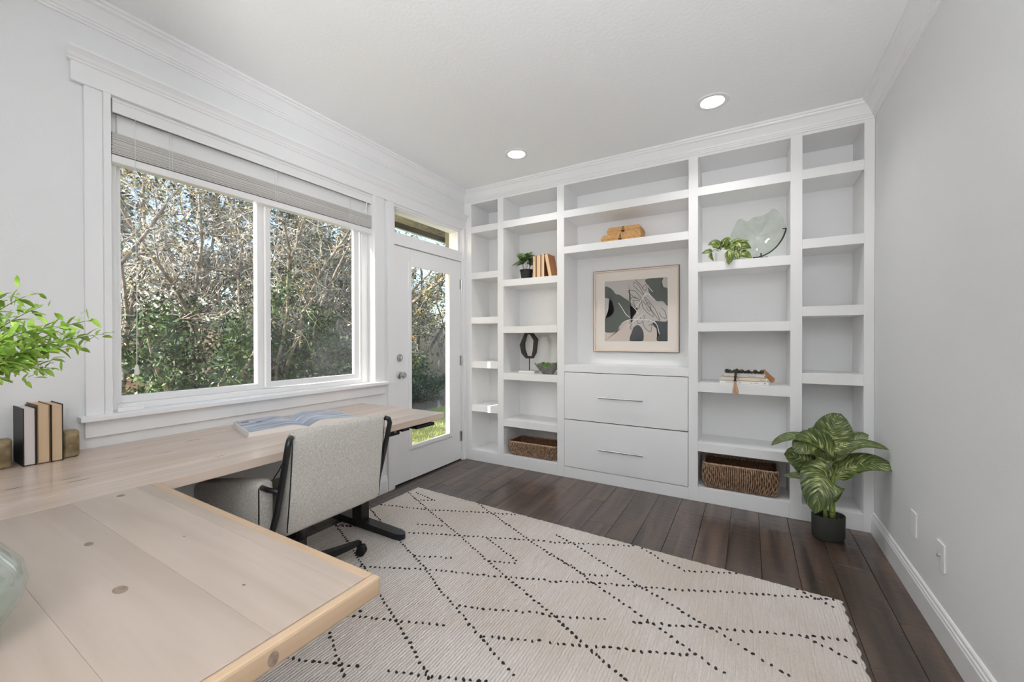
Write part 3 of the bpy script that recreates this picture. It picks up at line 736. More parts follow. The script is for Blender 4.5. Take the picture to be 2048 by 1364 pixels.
# steel frame below
obj('crossbar', B().box(-2.40,-2.34,.2,1.86,.68,.717,.003).box(-2.05,-1.99,.2,1.86,.68,.717,.003), 'black_metal', dk)
for ly in (1.80, .18):
    lg = obj('leg', B().box(-2.26,-2.17,ly-.033,ly+.033,.055,.40,.004).box(-2.25,-2.18,ly-.026,ly+.026,.40,.69,.004), 'black_metal', dk)
    # tapered foot with a rounded front end
    prof = []
    n = 10
    outline = [(-2.46,ly-.036),(-1.88,ly-.036)]+[(-1.88+.062*math.sin(PI*k/n), ly-.036*math.cos(PI*k/n)) for k in range(1, n)]+[(-1.88,ly+.036),(-2.46,ly+.036)]
    b = B(); lo = [(x,y,.0155) for x, y in outline]; hi = [(x,ly+(y-ly)*.94,.062-.016*max(0,(x+2.1)/.28)) for x, y in outline]; b.loft(lo, hi)
    obj('foot', b, 'black_metal', dk)
    obj('top_bracket', B().box(-2.48,-1.80,ly-.03,ly+.03,.680,.717,.003), 'black_metal', dk)
b = B().box(-1.825,-1.795,1.655,1.745,.672,.717,.004)
br = obj('frame_end', b, 'black_metal', dk)
obj('screw', B().box(-1.796,-1.793,1.70,1.712,.688,.70), 'steel', br)
kp = thing('desk_controller', 'black push-button paddle under the right end of the desk', 'controller', (-1.76,1.905,.70))
obj('paddle', B().box(-1.80,-1.735,1.825,1.985,.690,.709,.006,2), 'black_plastic', kp)
obj('mount', B().box(-1.80,-1.76,1.87,1.94,.708,.717), 'black_plastic', kp)
obj('button', B().box(-1.7352,-1.7335,1.85,1.865,.695,.704).box(-1.7352,-1.7335,1.875,1.89,.695,.704), 'dark_gap', kp)

pn = thing('desk_return', 'pale knotty wood desk return in the foreground', 'desk', (-1.19,.15,0))
PY1 = .577; PX1 = -.650; PY0 = -.32
seams = [PY0+.025, -.16, .03, .20, .372, .522, PY1-.022]
boards = []
for a, c in zip(seams, seams[1:]):
    boards.append(obj('board', B().box(-1.734, PX1-.022, a+.0001, c-.0001, DB, DT, .0004), 'desk_wood_x', pn))
obj('edge_trim', B().box(-1.734, PX1-.0225, PY1-.0218, PY1, DB, DT-.0002, .004, 2), 'desk_edge', pn)
obj('edge_trim', B().box(-1.734, PX1-.0225, PY0, PY0+.0248, DB, DT-.0002, .004, 2), 'desk_edge', pn)
et = obj('end_trim', B().box(PX1-.0218, PX1, PY0, PY1, DB, DT-.0002, .005, 2), 'desk_edge_y', pn)
for (x, y, lx, ly, i) in ((-1.35,.319,.014,.008,3),(-1.051,.291,.018,.011,3),(-1.683,.469,.012,.010,4),(-.86,.42,.004,.003,4),(-1.2,.45,.004,.003,4)):
    knot(boards[i], x, y, lx, ly)
b = B(); b.lathe((0,0,0), [(.0,.0008),(.6,.0007),(1,.0004)], 16, sx=.012, sy=.009, caps=False)
k2 = obj('knot', b, 'knot'); k2.parent = et; k2.rotation_euler = (0,PI/2,0); k2.location = Vector((PX1-.0003, .36, .733))-world_loc(pn)
for (lx, ly) in ((-.78,-.2),(-.78,.40)) if False else ((-1.35,-.22),(-.74,-.22)):
    obj('leg', B().box(lx-.03, lx+.03, ly-.03, ly+.03, 0.0, DB, .003), 'black_metal', pn)
obj('apron_rail', B().box(-1.72,-.75,-.25,-.21,.66,DB), 'black_metal', pn)

# power strip and cable below the desk
t = thing('power_strip', 'black power strip on the floor below the window', 'power strip', (-2.40,1.42,.0))
obj('body', B().box(-2.50,-2.44,1.25,1.55,.0,.045,.006), 'black_plastic', t)
obj('cord', B().tube([(-2.47,1.55,.03),(-2.46,1.62,.02),(-2.48,1.7,.05),(-2.50,1.72,.3),(-2.5,1.73,.6)], .004, 6), 'black_plastic', t)
cb = thing('power_cable', 'thin black cable hanging below the desk beside the chair', 'cable', (-2.4,1.3,.2))
obj('wire', B().tube([(-2.38,1.50,.69),(-2.42,1.44,.56),(-2.46,1.40,.44),(-2.48,1.35,.36),(-2.48,1.30,.2),(-2.47,1.27,.05)], .003, 6), 'black_plastic', cb)

# ------------------------------------------------------------------ office chair (faces the window)
CX, CY = -1.945, 1.215
ch = thing('office_chair', 'boucle fabric office chair with a black tube frame at the window desk', 'chair', (CX, CY, 0))
BO = 'boucle'; Y0c, Y1c = .945, 1.455
# backrest: upholstered slab leaning back, wrapped over the top
def slab(b, prof, y0, y1, rnd=.012, ny=6):
    """closed XZ profile lofted across Y with softly rounded ends"""
    cx = sum(p[0] for p in prof)/len(prof); cz = sum(p[1] for p in prof)/len(prof)
    st = [(y0, .90), (y0+rnd*.5, .97), (y0+rnd*1.3, 1.0)]+[(y0+rnd*1.3+(y1-y0-2.6*rnd)*k/ny, 1.0) for k in range(1, ny)]+[(y1-rnd*1.3, 1.0), (y1-rnd*.5, .97), (y1, .90)]
    rings = []
    for y, s in st:
        off = (1-s)*.12
        ring = []
        for i, p in enumerate(prof):
            d = Vector((p[0]-cx, p[1]-cz)); L = d.length
            d = d*(max(0, L-off)/L); ring.append(b.bm.verts.new((cx+d.x, y, cz+d.y)))
        rings.append(ring)
    n = len(prof)
    for A, C in zip(rings, rings[1:]):
        for k in range(n): b.bm.faces.new((A[k], A[(k+1)%n], C[(k+1)%n], C[k]))
    b.bm.faces.new(rings[0][::-1]); b.bm.faces.new(rings[-1]); return b
bp_ = [(-1.638,.432),(-1.630,.445),(-1.612,.60),(-1.597,.74),(-1.588,.835),(-1.592,.853),(-1.606,.863),(-1.622,.860),(-1.634,.845),(-1.655,.74),(-1.675,.60),(-1.700,.45),(-1.700,.432),(-1.67,.425)]
bk = obj('backrest', slab(B(), bp_, .962, 1.440), BO, ch, smooth=50)
# thin dark welt along both sides of the rear panel
def lerp_back(z): return np.interp(z, [.44,.60,.74,.85], [-1.632,-1.612,-1.597,-1.589])
for yy in (.963, 1.439):
    obj('welt', B().tube([(lerp_back(z)-.002, yy, z) for z in np.linspace(.445,.845,14)], .0028, 5), 'black_plastic', bk)
# frame tubes behind the side edges of the back, running down to the seat
for s, yy in ((-1, .935), (1, 1.462)):
    pts = [(-1.592, yy-s*.022, .842), (-1.578, yy-s*.006, .836), (-1.577, yy, .815), (-1.600, yy, .73), (-1.628, yy, .63), (-1.662, yy, .52), (-1.69, yy, .45), (-1.72, yy-s*.004, .415), (-1.80, yy-s*.02, .385), (-2.1, yy-s*.04, .375)]
    obj('side_tube', B().tube(pts, .0125, 10), 'black_metal', ch, smooth=True)
sp_ = [(-2.26,.40),(-2.28,.43),(-2.27,.465),(-2.22,.48),(-1.85,.465),(-1.72,.46),(-1.69,.44),(-1.70,.40),(-1.75,.39)]
obj('seat', slab(B(), sp_, .985, 1.42), BO, ch, smooth=50)
# upholstered arms: a padded side panel that rises to the front
for s, y0, y1 in ((-1, .905, .972), (1, 1.428, 1.495)):
    ap = [(-1.752,.40),(-1.742,.43),(-1.742,.615),(-1.748,.634),(-1.77,.645),(-1.90,.628),(-2.05,.603),(-2.24,.566),(-2.30,.545),(-2.315,.52),(-2.315,.42),(-2.29,.40)]
    a = obj('arm', slab(B(), ap, y0, y1, .014), BO, ch, smooth=50)
    yo = y0+.02 if s < 0 else y1-.02
    obj('arm_bracket', B().tube([(-1.765, yo, .622), (-1.70, yo+s*.002, .622), (-1.632, (.935 if s < 0 else 1.462), .622)], .011, 8, flat=1.0), 'black_metal', a, smooth=True)
    obj('welt', B().tube([(-1.741, y0+.003 if s < 0 else y1-.003, z) for z in (.42,.5,.6,.625)], .0028, 5), 'black_plastic', a)
obj('seat_plate', B().box(CX-.16,CX+.12,CY-.09,CY+.09,.355,.392,.006), 'black_metal', ch)
obj('gas_lift', B().tube([(CX,CY,.11),(CX,CY,.24)], .029, 16).tube([(CX,CY,.24),(CX,CY,.36)], .018, 16), 'black_metal', ch, smooth=40)
obj('lever', B().tube([(CX-.02,CY+.08,.365),(CX-.02,CY+.24,.36)], .006, 8), 'black_metal', ch)
hub = obj('hub', B().lathe((CX,CY,.075), [(.0,.0),(.045,0),(.05,.02),(.04,.06),(.03,.065)], 20), 'black_metal', ch, smooth=40)
R5 = .335
for k in range(5):
    a = math.radians(84+72*k); dx, dy = math.cos(a), math.sin(a); px, py = -dy, dx
    P0 = Vector((CX+dx*.03, CY+dy*.03, .125)); P1 = Vector((CX+dx*R5, CY+dy*R5, .093))
    hw0, hw1 = .026, .016; side = Vector((px,py,0))
    A = [P0+side*hw0, P0-side*hw0, P0-side*hw0*.8-Vector((0,0,.05)), P0+side*hw0*.8-Vector((0,0,.05))]
    C = [P1+side*hw1, P1-side*hw1, P1-side*hw1*.8-Vector((0,0,.022)), P1+side*hw1*.8-Vector((0,0,.022))]
    arm = obj('base_arm', B().loft(A, C), 'black_metal', ch)
    cc = P1-Vector((dx,dy,0))*.012; sw = a+.6+k*.9
    wx, wy = math.cos(sw), math.sin(sw)       # wheel axle direction
    ctr = Vector((cc.x+wy*.018, cc.y-wx*.018, .0405))
    cs = B().tube([cc-Vector((0,0,.02)), cc-Vector((0,0,.05))], .009, 8)
    cs.obox(ctr+Vector((0,0,.022)), (wx,wy,0), (-wy,wx,0), (0,0,1), .017, .019, .012, .004)
    for s in (-1, 1):
        q = ctr+Vector((wx,wy,0))*s*.013
        cs.tube([q-Vector((wx,wy,0))*.008, q-Vector((wx,wy,0))*.006, q+Vector((wx,wy,0))*.006, q+Vector((wx,wy,0))*.008], [.022,.0265,.0265,.022], 18)
    obj('caster', cs, 'black_plastic', arm, smooth=40)

# ------------------------------------------------------------------ things on the desk
def closed_book(name, x0, x1, y0, y1, z0, z1, cover, pages, lab, spine='-x', lean=0.0, group=None, top=None, cv=.003):
    """standing book; spine on the given side, pages show on the others"""
    t = thing(name, lab, 'book', ((x0+x1)/2, (y0+y1)/2, z0), group=group)
    sq = .004
    obj('cover', B().box(x0,x1,y0,y0+cv,z0,z1).box(x0,x1,y1-cv,y1,z0,z1).box(*((x0,x0+cv) if spine == '-x' else (x1-cv,x1)), y0+cv,y1-cv,z0,z1), cover, t)
    obj('pages', B().box(x0+(cv if spine == '-x' else sq), x1-(sq if spine == '-x' else cv), y0+cv,y1-cv,z0+sq,z1-sq), pages, t)
    if lean: t.rotation_euler = (lean,0,0)
    return t
fe = -2.385
closed_book('hardcover_book', fe-.165, fe, .388, .421, DT, DT+.222, 'book_black', 'page_white', 'black book with white pages, leftmost between the stone bookends')
closed_book('hardcover_book', fe-.165, fe+.004, .423, .457, DT, DT+.231, 'book_umber', 'page_tan', 'brown-edged thick book, middle one between the stone bookends')
closed_book('hardcover_book', fe-.17, fe+.004, .4595, .492, DT, DT+.227, 'book_black', 'page_tan', 'black book with tan pages, rightmost between the stone bookends', cv=.0025)
def bookend(y0, y1, lab, s):
    t = thing('stone_bookend', lab, 'bookend', (-2.45, (y0+y1)/2, DT))
    obj('front_block', B().box(-2.455,-2.405,y0,y1,DT,DT+.112,.012,3), 'stone_brown', t, smooth=50)
    obj('rear_block', B().box(-2.53,-2.462,y0+.004+s*.012,y1-.004+s*.012,DT,DT+.085,.006,2), 'stone_brown', t, smooth=50)
    return t
bookend(.297, .366, 'brown stone bookend left of the three upright books', 1)
bookend(.4945, .545, 'brown stone bookend right of the three upright books', 1)

# open magazine-style book
GO = Vector((-2.075, 1.345, DT)); ga = Vector((-.965,.262,0)).normalized(); gb = Vector((.19,.98,0)).normalized()
ob = thing('open_book', 'open picture book with blue-grey pages lying on the window desk', 'book', GO)
LEN, WID = .36, .285
def pg(t, side):
    u = t/WID
    if side < 0: return .008+.026*math.sin(min(1, u*2.6)*PI/2)*(1-.35*u)
    return .006+.036*math.sin(min(1, u*3.2)*PI/2)*(1-.62*u)
for side, nm in ((-1, 'left_pages'), (1, 'right_pages')):
    b = B(); N = 14; top, bot = [], []
    for i in range(N+1):
        t_ = WID*i/N; z = pg(t_, side)
        top.append(GO+gb*side*t_+Vector((0,0,z))); bot.append(GO+gb*side*t_*1.0+Vector((0,0,.004)))
    poly = top+bot[::-1]
    if side > 0: poly = poly[::-1]
    bl_ = obj(nm, B().prism(poly, ga*LEN), 'page_top', ob, smooth=30)
    # printed page sheet on top of the block
    bm_ = B(); rows = []
    for i in range(N+1):
        p = top[i]+Vector((0,0,.0006)); i0 = i/N
        if i0 > .985: p = top[i]+Vector((0,0,.0006))-gb*side*.004
        rows.append((bm_.bm.verts.new(p+ga*.004), bm_.bm.verts.new(p+ga*(LEN-.004))))
    for A, C in zip(rows, rows[1:]): bm_.bm.faces.new((A[0], C[0], C[1], A[1]))
    obj('printed_page', bm_, 'page_print', bl_, smooth=True)
obj('cover', B().obox(GO+ga*LEN/2-gb*(WID/2+.002)+Vector((0,0,.002)), ga, gb, (0,0,1), LEN/2+.004, WID/2+.004, .002).obox(GO+ga*LEN/2+gb*(WID/2+.002)+Vector((0,0,.002)), ga, gb, (0,0,1), LEN/2+.004, WID/2+.004, .002), 'grey_book', ob)
for (a0, a1, b0, b1) in ((.27,.31,.225,.262),(.22,.25,.17,.20)):
    b = B(); c0 = [GO+ga*x-gb*y+Vector((0,0,pg(y,-1)+.0011)) for x, y in ((a0,b0),(a1,b0),(a1,b1),(a0,b1))]
    b.bm.faces.new([b.bm.verts.new(p) for p in c0]); obj('printed_block', b, 'print_grey', [c for c in ob.children if c.name.startswith('left_pages')][0])

# pale glass vase with leafy stems at the left edge
vx, vy = -1.062, .074
vs = thing('glass_vase', 'pale green rounded glass vase at the left edge of the desk return', 'vase', (vx, vy, DT))
glass_mat('vase_glass', (.9,.94,.91,1), .08, haze=.75, rough=.05)
vp = [(.048,0),(.054,.003),(.078,.03),(.097,.062),(.103,.088),(.098,.115),(.080,.145),(.055,.172),(.042,.20),(.040,.26),(.046,.28)]
vi = [(r-.005, z) for r, z in vp[::-1]]; vi[-1] = (.04,.008)
obj('body', B().lathe((vx,vy,DT), vp+vi, 40), 'vase_glass', vs, smooth=True)
b = B(); b.leaf((0,0,0), (.02,0,.004), (.042,0,-.005), .0155, (0,0,1), nl=6, nw=2, fold=.35)
lf0 = obj('leaf', b, 'leaf_bright'); LFM = lf0.data; bpy.data.objects.remove(lf0)
def cam_pt(u, v, d): return _CP+(_f+_r*((u-1024)/FPX)+_u*((682-v)/FPX))*d
TIPS = [(208,668,1.02,30),(165,692,1.0,24),(112,738,.98,26),(62,588,.98,12),(85,612,1.06,12),(185,640,1.06,26),(12,590,.94,12),(60,690,1.1,26),(128,652,.93,26),(45,742,1.04,22),(110,672,1.1,28),(40,655,1.0,24),(80,716,.93,24)]
S0 = Vector((vx, vy, DT+.05))
def MID(v, d): return cam_pt(-120, 690+(v-670)*.45, .5*(d+.62))
bun = thing('greenery_bunch', 'bunch of long bright green leafy stems arching out of the glass vase', 'plant', S0)
for (u, v, d, nlf) in TIPS:
    T = cam_pt(u, v, d); S = S0+Vector((random.uniform(-.02,.02), random.uniform(-.02,.02), 0)); Mth = Vector((vx, vy, DT+.30))
    mid = MID(v, d)+Vector((random.uniform(-.02,.02), random.uniform(-.02,.02), random.uniform(-.02,.02)))
    cv = [S.lerp(Mth, k/4) for k in range(4)]
    bez = [Mth*(1-q)**2+mid*2*q*(1-q)+T*q*q for q in np.linspace(0, 1, 16)]
    pts = cv+bez
    st = obj('stem', B().tube(pts, [.0022]*4+[.0022-.0016*k/15 for k in range(16)], 5), 'stem_brown' if random.random() < .4 else 'stem_green', bun)
    for k in range(nlf):
        q = .38+.62*(k+.5)/nlf; p = Mth*(1-q)**2+mid*2*q*(1-q)+T*q*q
        tg = ((mid-Mth)*(1-q)+(T-mid)*q).normalized(); ax = tg.orthogonal().normalized()
        ax = Matrix.Rotation(k*2.4+random.uniform(-.5,.5), 3, tg) @ ax
        dirv = (tg*.55+ax*.8+Vector((0,0,random.uniform(-.1,.25)))).normalized()
        up = (Vector((0,0,1))+Vector((random.uniform(-.5,.5), random.uniform(-.7,.1), 0))).normalized()
        sd = up.cross(dirv).normalized(); up = dirv.cross(sd)
        o = inst('leaf', LFM, st, p-S0); s = random.uniform(.6, 1.0)*(1 if q < .93 else .7)
        o.rotation_euler = Matrix((dirv, sd, up)).transposed().to_euler(); o.scale = (s, s*random.uniform(.8,1.15), s)

# finer leaflets that fill the bunch, too many to pick apart
fb = B()
for (u, v, d, nlf) in TIPS:
    T = cam_pt(u, v, d); Mth = Vector((vx, vy, DT+.30)); mid = MID(v, d)
    for k in range(30):
        q = random.uniform(.45, 1.0); p = Mth*(1-q)**2+mid*2*q*(1-q)+T*q*q+Vector((random.uniform(-.022,.022), random.uniform(-.022,.022), random.uniform(-.03,.02)))
        dv_ = Vector((random.uniform(-1,.3), random.uniform(-.4,1), random.uniform(-.7,.7))).normalized(); L_ = random.uniform(.018,.034)
        fb.leaf(p, p+dv_*L_*.5+Vector((0,0,.003)), p+dv_*L_, L_*.38, (random.uniform(-.4,.4),-.6,.8), nl=4, nw=2, fold=.3)
obj('leaflets', fb, 'leaf_bright', bun, recalc=False, kind='stuff')

# ------------------------------------------------------------------ things in the bookcase
def leaf_obj(parent, b_, p_, t_, wd, nrm, m, **k):
    return obj('leaf', B().leaf(b_, p_, t_, wd, nrm, **k), m, parent, recalc=False)
# small potted plant, second column
pc = Vector((-1.875, 3.49, 1.816))
t = thing('potted_plant', 'small bushy green plant in a black pot beside upright tan books', 'plant', pc)
obj('pot', B().lathe(pc, [(.048,0),(.05,.003),(.062,.085),(.066,.088),(.066,.098),(.058,.098),(.055,.07),(.0,.07)], 28), 'pot_black', t, smooth=40)
obj('soil', B().lathe(pc+Vector((0,0,.071)), [(.0,.004),(.054,0)], 20, caps=False), 'soil', t)
for k in range(40):
    a = k*2.399; el = random.uniform(-.1, 1.2); L = random.uniform(.09, .15)
    c = pc+Vector((0,0,.168)); d = Vector((math.cos(a)*math.cos(el), math.sin(a)*math.cos(el)*.8, math.sin(el)*.9))
    tip = c+d*L+Vector((0,0,-.02*math.cos(el))); base = c+d*L*.35
    side = Vector((d.x, d.y, 0)).normalized()
    leaf_obj(t, base, base.lerp(tip,.5)+Vector((0,0,.022)), tip+side*.018-Vector((0,0,.012)), random.uniform(.062,.09), Vector((d.x*.5, d.y*.5-.6, .7)), 'leaf_small', nl=5, nw=4, fold=.15, prof=lambda u: max(.03, math.sin(PI*min(1,u**.62))**.75))
for k in range(6):
    a = k*1.05; obj('stem', B().tube([pc+Vector((.015*math.cos(a),.015*math.sin(a),.07)), pc+Vector((.04*math.cos(a),.03*math.sin(a),.13)), pc+Vector((.05*math.cos(a),.04*math.sin(a),.17))], .0022, 5), 'stem_brown', t)
# four tan books
zb = 1.816
def tan_book(x0, wd, h, lab, lean=0.0, dep=.155):
    t = thing('tan_book', lab, 'book', (x0, 3.43, zb))
    obj('pages', B().box(x0+.0025,x0+wd-.0025,3.43,3.43+dep-.003,zb+.0005,zb+h-.003), 'book_cream', t)
    obj('cover', B().box(x0,x0+.0025,3.428,3.43+dep,zb,zb+h).box(x0+wd-.0025,x0+wd,3.428,3.43+dep,zb,zb+h).box(x0,x0+wd,3.43+dep-.003,3.43+dep,zb,zb+h), 'book_tan' if lean else 'book_brown', t)
    if lean: t.rotation_euler = (0, lean, 0)
    return t
tan_book(-1.775, .034, .212, 'tan upright book beside the small potted plant, leftmost of four')
tan_book(-1.736, .046, .214, 'widest of the tan upright books, second from the small plant')
tan_book(-1.686, .034, .222, 'tan upright book that the leaning book rests against')
tan_book(-1.608, .034, .218, 'tan book leaning to the left in the row of four', lean=-.205)

# octagonal ring sculpture
def q2(x, y, Y): return on(1020+x/12.4, 650+y/12.4, Y=Y)
Ys = 3.51
outer = [q2(*p, Ys) for p in ((365,192),(535,188),(668,350),(630,690),(555,830),(390,830),(280,700),(240,490))]
inner = [q2(*p, Ys) for p in ((405,235),(490,232),(580,380),(565,600),(530,775),(405,770),(350,600),(345,440))]
bt = q2(463,1090,Ys)
t = thing('ring_sculpture', 'dark faceted ring sculpture on a rod with a white base', 'sculpture', (bt.x, Ys, .910))
b = B(); dv = Vector((0,.03,0)); n = 8
va = [b.bm.verts.new(p) for p in outer]; vb = [b.bm.verts.new(p) for p in inner]; vc = [b.bm.verts.new(p+dv) for p in outer]; vd = [b.bm.verts.new(p+dv) for p in inner]
for k in range(n):
    k1 = (k+1) % n
    for A, C in ((va,vb),(vb,vd),(vd,vc),(vc,va)): b.bm.faces.new((A[k],A[k1],C[k1],C[k]))
obj('ring', b, 'dark_iron', t)
zlow = min(p.z for p in outer)
obj('rod', B().tube([(bt.x,Ys+.015,.928),(bt.x,Ys+.015,zlow+.004)], .0048, 10), 'dark_iron', t)
obj('base', B().box(bt.x-.09,bt.x+.085,Ys-.04,Ys+.07,.910,.930,.002), 'marble_white', t)
# fluted bowl with moss
bc_ = Vector((-1.628, 3.452, .910))
t = thing('fluted_bowl', 'grey ruffled shell-like bowl filled with green moss', 'bowl', bc_)
def ruff(a, j, r): return 1+(.16*math.sin(a*6+.4))*min(1, r/.11)
def lathe_ruff(b, c, prof, n=72):
    rings = []
    for r, z in prof:
        k = max(0, (r-.05)/.08)
        rings.append([b.bm.verts.new(c+Vector((r*(1+.10*k*math.sin(6*a+.4))*math.cos(a), r*(1+.10*k*math.sin(6*a+.4))*.82*math.sin(a), z+.020*k*math.sin(6*a+.4)))) for a in (2*PI*i/n for i in range(n))])
    for A, C in zip(rings, rings[1:]):
        for i in range(n): b.bm.faces.new((A[i],A[(i+1)%n],C[(i+1)%n],C[i]))
    b.bm.faces.new(rings[0][::-1]); return b
obj('shell', lathe_ruff(B(), bc_, [(.052,0),(.06,.012),(.09,.045),(.118,.078),(.125,.088),(.119,.086),(.085,.05),(.05,.02),(.001,.018)]), 'concrete', t, smooth=True)
b = B()
for k in range(8):
    a = k*.785; b.sphere(bc_+Vector((.06*math.cos(a), .05*math.sin(a), .068+.012*math.sin(k*2.1))), .034, 12, 8, (1,1,.8))
b.sphere(bc_+Vector((0,0,.072)), .038, 12, 8)
obj('moss', b, 'moss', t, smooth=True)

# wicker baskets
def basket(x0, x1, y0, y1, z0, h, lab, flare=.035, bow=.02, npm=104, cut=False):
    t = thing('wicker_basket', lab, 'basket', ((x0+x1)/2, (y0+y1)/2, z0))
    cx, cy = (x0+x1)/2, (y0+y1)/2; hx, hy = (x1-x0)/2, (y1-y0)/2
    def per(s, ins):
        """point on a rounded rectangle perimeter, s in 0..1"""
        ax, ay = hx-ins, hy-ins; r = .035; segs = []
        Lx, Ly, La = 2*(ax-r), 2*(ay-r), PI*r/2; P = 2*Lx+2*Ly+4*La; d = s*P
        for k in range(4):
            L = (Lx, Ly)[k % 2]
            if d <= L:
                return [(-ax+r+d,-ay), (ax,-ay+r+d), (ax-r-d,ay), (-ax,ay-r-d)][k]
            d -= L
            if d <= La:
                q = d/r; c = [(ax-r,-ay+r),(ax-r,ay-r),(-ax+r,ay-r),(-ax+r,-ay+r)][k]; a = -PI/2+k*PI/2+q
                return (c[0]+r*math.cos(a), c[1]+r*math.sin(a))
            d -= La
        return (-ax+r,-ay)
    def ins(z): u = z/h; return flare*(1-u)-bow*math.sin(PI*u)*.5+.004
    for nm, mt_, off, rr in (('woven_strands','wicker_dark',0.0,.0047),):
        b = B()
        for k in range(npm):
            pts = []
            for j in range(10):
                z = .004+(h-.008)*j/9; wv = .0028*math.cos(PI*j/1.5+PI*k)
                x, y = per((k+.5)/npm, ins(z)+wv); pts.append((cx+x, cy+y, z0+z))
            b.tube(pts, rr, 5)
        obj(nm, b, mt_, t, smooth=True, kind='stuff')
    b = B()
    for z in (.18, .36, .54, .72, .88):
        b.tube([(cx+per(k/90, ins(z*h)+.003)[0], cy+per(k/90, ins(z*h)+.003)[1], z0+z*h) for k in range(90)], .0032, 5, closed=True)
    obj('woven_bands', b, 'wicker_inside', t, smooth=True, kind='stuff')
    b = B(); N = 120
    rings = [[b.bm.verts.new((cx+per(k/N, ins(z)+.0055)[0], cy+per(k/N, ins(z)+.0055)[1], z0+z)) for k in range(N)] for z in (.006, h*.5, h-.002)]
    for A, C in zip(rings, rings[1:]):
        for k in range(N): b.bm.faces.new((A[k],A[(k+1)%N],C[(k+1)%N],C[k]))
    b.bm.faces.new(rings[0])
    obj('lining', b, 'wicker_inside', t)
    b = B()
    for ph in (0, PI):
        b.tube([(cx+per(k/160, ins(h))[0], cy+per(k/160, ins(h)+.003*math.sin(k*1.1+ph))[1], z0+h+.003*math.cos(k*1.1+ph)) for k in range(160)], .0052, 6, closed=True)
    obj('rim', b, 'wicker_light', t, smooth=True)
    return t
basket(-2.035, -1.515, 3.388, 3.665, .108, .135, 'shallow brown wicker basket in the bottom left bookcase cell', flare=.03)
basket(-.300, .185, 3.392, 3.655, .108, .185, 'deeper brown wicker basket in the bottom right bookcase cell', flare=.012, bow=.03)

# two lidded woven boxes
def woven_box(x0, x1, y0, y1, z0, h, lab, ins=.03):
    t = thing('woven_box', lab, 'box', ((x0+x1)/2, (y0+y1)/2, z0))
    def fr(a0, a1, i): return [(a0+i*.6,y0+i,a1),(x1-i*.6,y0+i,a1),(x1-i*.6,y1-i,a1),(a0+i*.6,y1-i,a1)]
    b = B().loft([(x0,y0,z0),(x1,y0,z0),(x1,y1,z0),(x0,y1,z0)], [(x0,y0,z0+h*.48),(x1,y0,z0+h*.48),(x1,y1,z0+h*.48),(x0,y1,z0+h*.48)])
    obj('body', b, 'seagrass', t)
    e = .004
    lid = obj('lid', B().loft([(x0-e,y0-e,z0+h*.48),(x1+e,y0-e,z0+h*.48),(x1+e,y1+e,z0+h*.48),(x0-e,y1+e,z0+h*.48)], [(x0+ins*.3,y0+ins*.5,z0+h),(x1-ins*.3,y0+ins*.5,z0+h),(x1-ins*.3,y1-ins*.5,z0+h),(x0+ins*.3,y1-ins*.5,z0+h)]), 'seagrass', t)
    cx = (x0+x1)/2
    obj('loop', B().tube([(cx,y0-.002,z0+h*.95),(cx-.006,y0-.008,z0+h*.6),(cx,y0-.010,z0+h*.4),(cx+.006,y0-.008,z0+h*.6),(cx,y0-.002,z0+h*.95)], .0022, 5), 'toggle_wood', lid)
    obj('toggle', B().tube([(cx-.014,y0-.010,z0+h*.34),(cx+.012,y0-.010,z0+h*.30)], [.005,.007], 8), 'toggle_wood', lid)
    return t
woven_box(-1.11, -.775, 3.44, 3.66, 2.066, .070, 'lower of two stacked tan woven boxes on the centre shelf')
woven_box(-1.06, -.785, 3.455, 3.65, 2.1365, .066, 'upper of two stacked tan woven boxes on the centre shelf')

# framed abstract print
AY = 3.668
art = thing('framed_print', 'framed abstract print with grey-green shapes leaning in the centre niche', 'picture', (-.88, YK, 1.125))
ax0, ax1, az0, az1 = -1.253, -.510, 1.124, 1.863
fw = .012
fr = obj('frame', B().box(ax0,ax0+fw,AY-.004,YK-.001,az0,az1).box(ax1-fw,ax1,AY-.004,YK-.001,az0,az1).box(ax0+fw,ax1-fw,AY-.004,YK-.001,az0,az0+fw).box(ax0+fw,ax1-fw,AY-.004,YK-.001,az1-fw,az1), 'frame_maple', art)
obj('outer_edge', B().box(ax0-.005,ax0,AY-.002,YK-.001,az0-.005,az1+.005).box(ax1,ax1+.005,AY-.002,YK-.001,az0-.005,az1+.005).box(ax0,ax1,AY-.002,YK-.001,az0-.005,az0).box(ax0,ax1,AY-.002,YK-.001,az1,az1+.005), 'frame_edge', fr)
px0, px1, pz0, pz1 = -1.153, -.600, 1.217, 1.770
mb = obj('mat_board', B().box(ax0+fw,px0,AY+.012,AY+.016,az0+fw,az1-fw).box(px1,ax1-fw,AY+.012,AY+.016,az0+fw,az1-fw).box(px0,px1,AY+.012,AY+.016,az0+fw,pz0).box(px0,px1,AY+.012,AY+.016,pz1,az1-fw), 'art_mat', art)
pr = obj('print', B().box(px0-.002,px1+.002,AY+.017,AY+.019,pz0-.002,pz1+.002), 'art_paper', art)
obj('glass', B().box(ax0+fw,ax1-fw,AY+.004,AY+.006,az0+fw,az1-fw), 'picture_glass', art)
def A_(u, v):       # zoom pixels (1364 px crop) -> print plane, u 250..1070, v 290..1120 with a slight perspective
    u_ = (u-250)/(1068-250); vt = 345+(292-345)*u_; vb = 1115+(1122-1115)*u_; return (px0+(px1-px0)*u_, pz1-(pz1-pz0)*(v-vt)/(vb-vt))
lay = [0]
def shape(pts, m, nm='printed_shape'):
    lay[0] += 1; y = AY+.0168-.00012*lay[0]; b = B()
    vs = [b.bm.verts.new((min(max(x,px0),px1), y, min(max(z,pz0),pz1))) for x, z in (A_(*p) for p in pts)]
    f = b.bm.faces.new(vs); bmesh.ops.triangulate(b.bm, faces=[f]); obj(nm, b, m, pr)
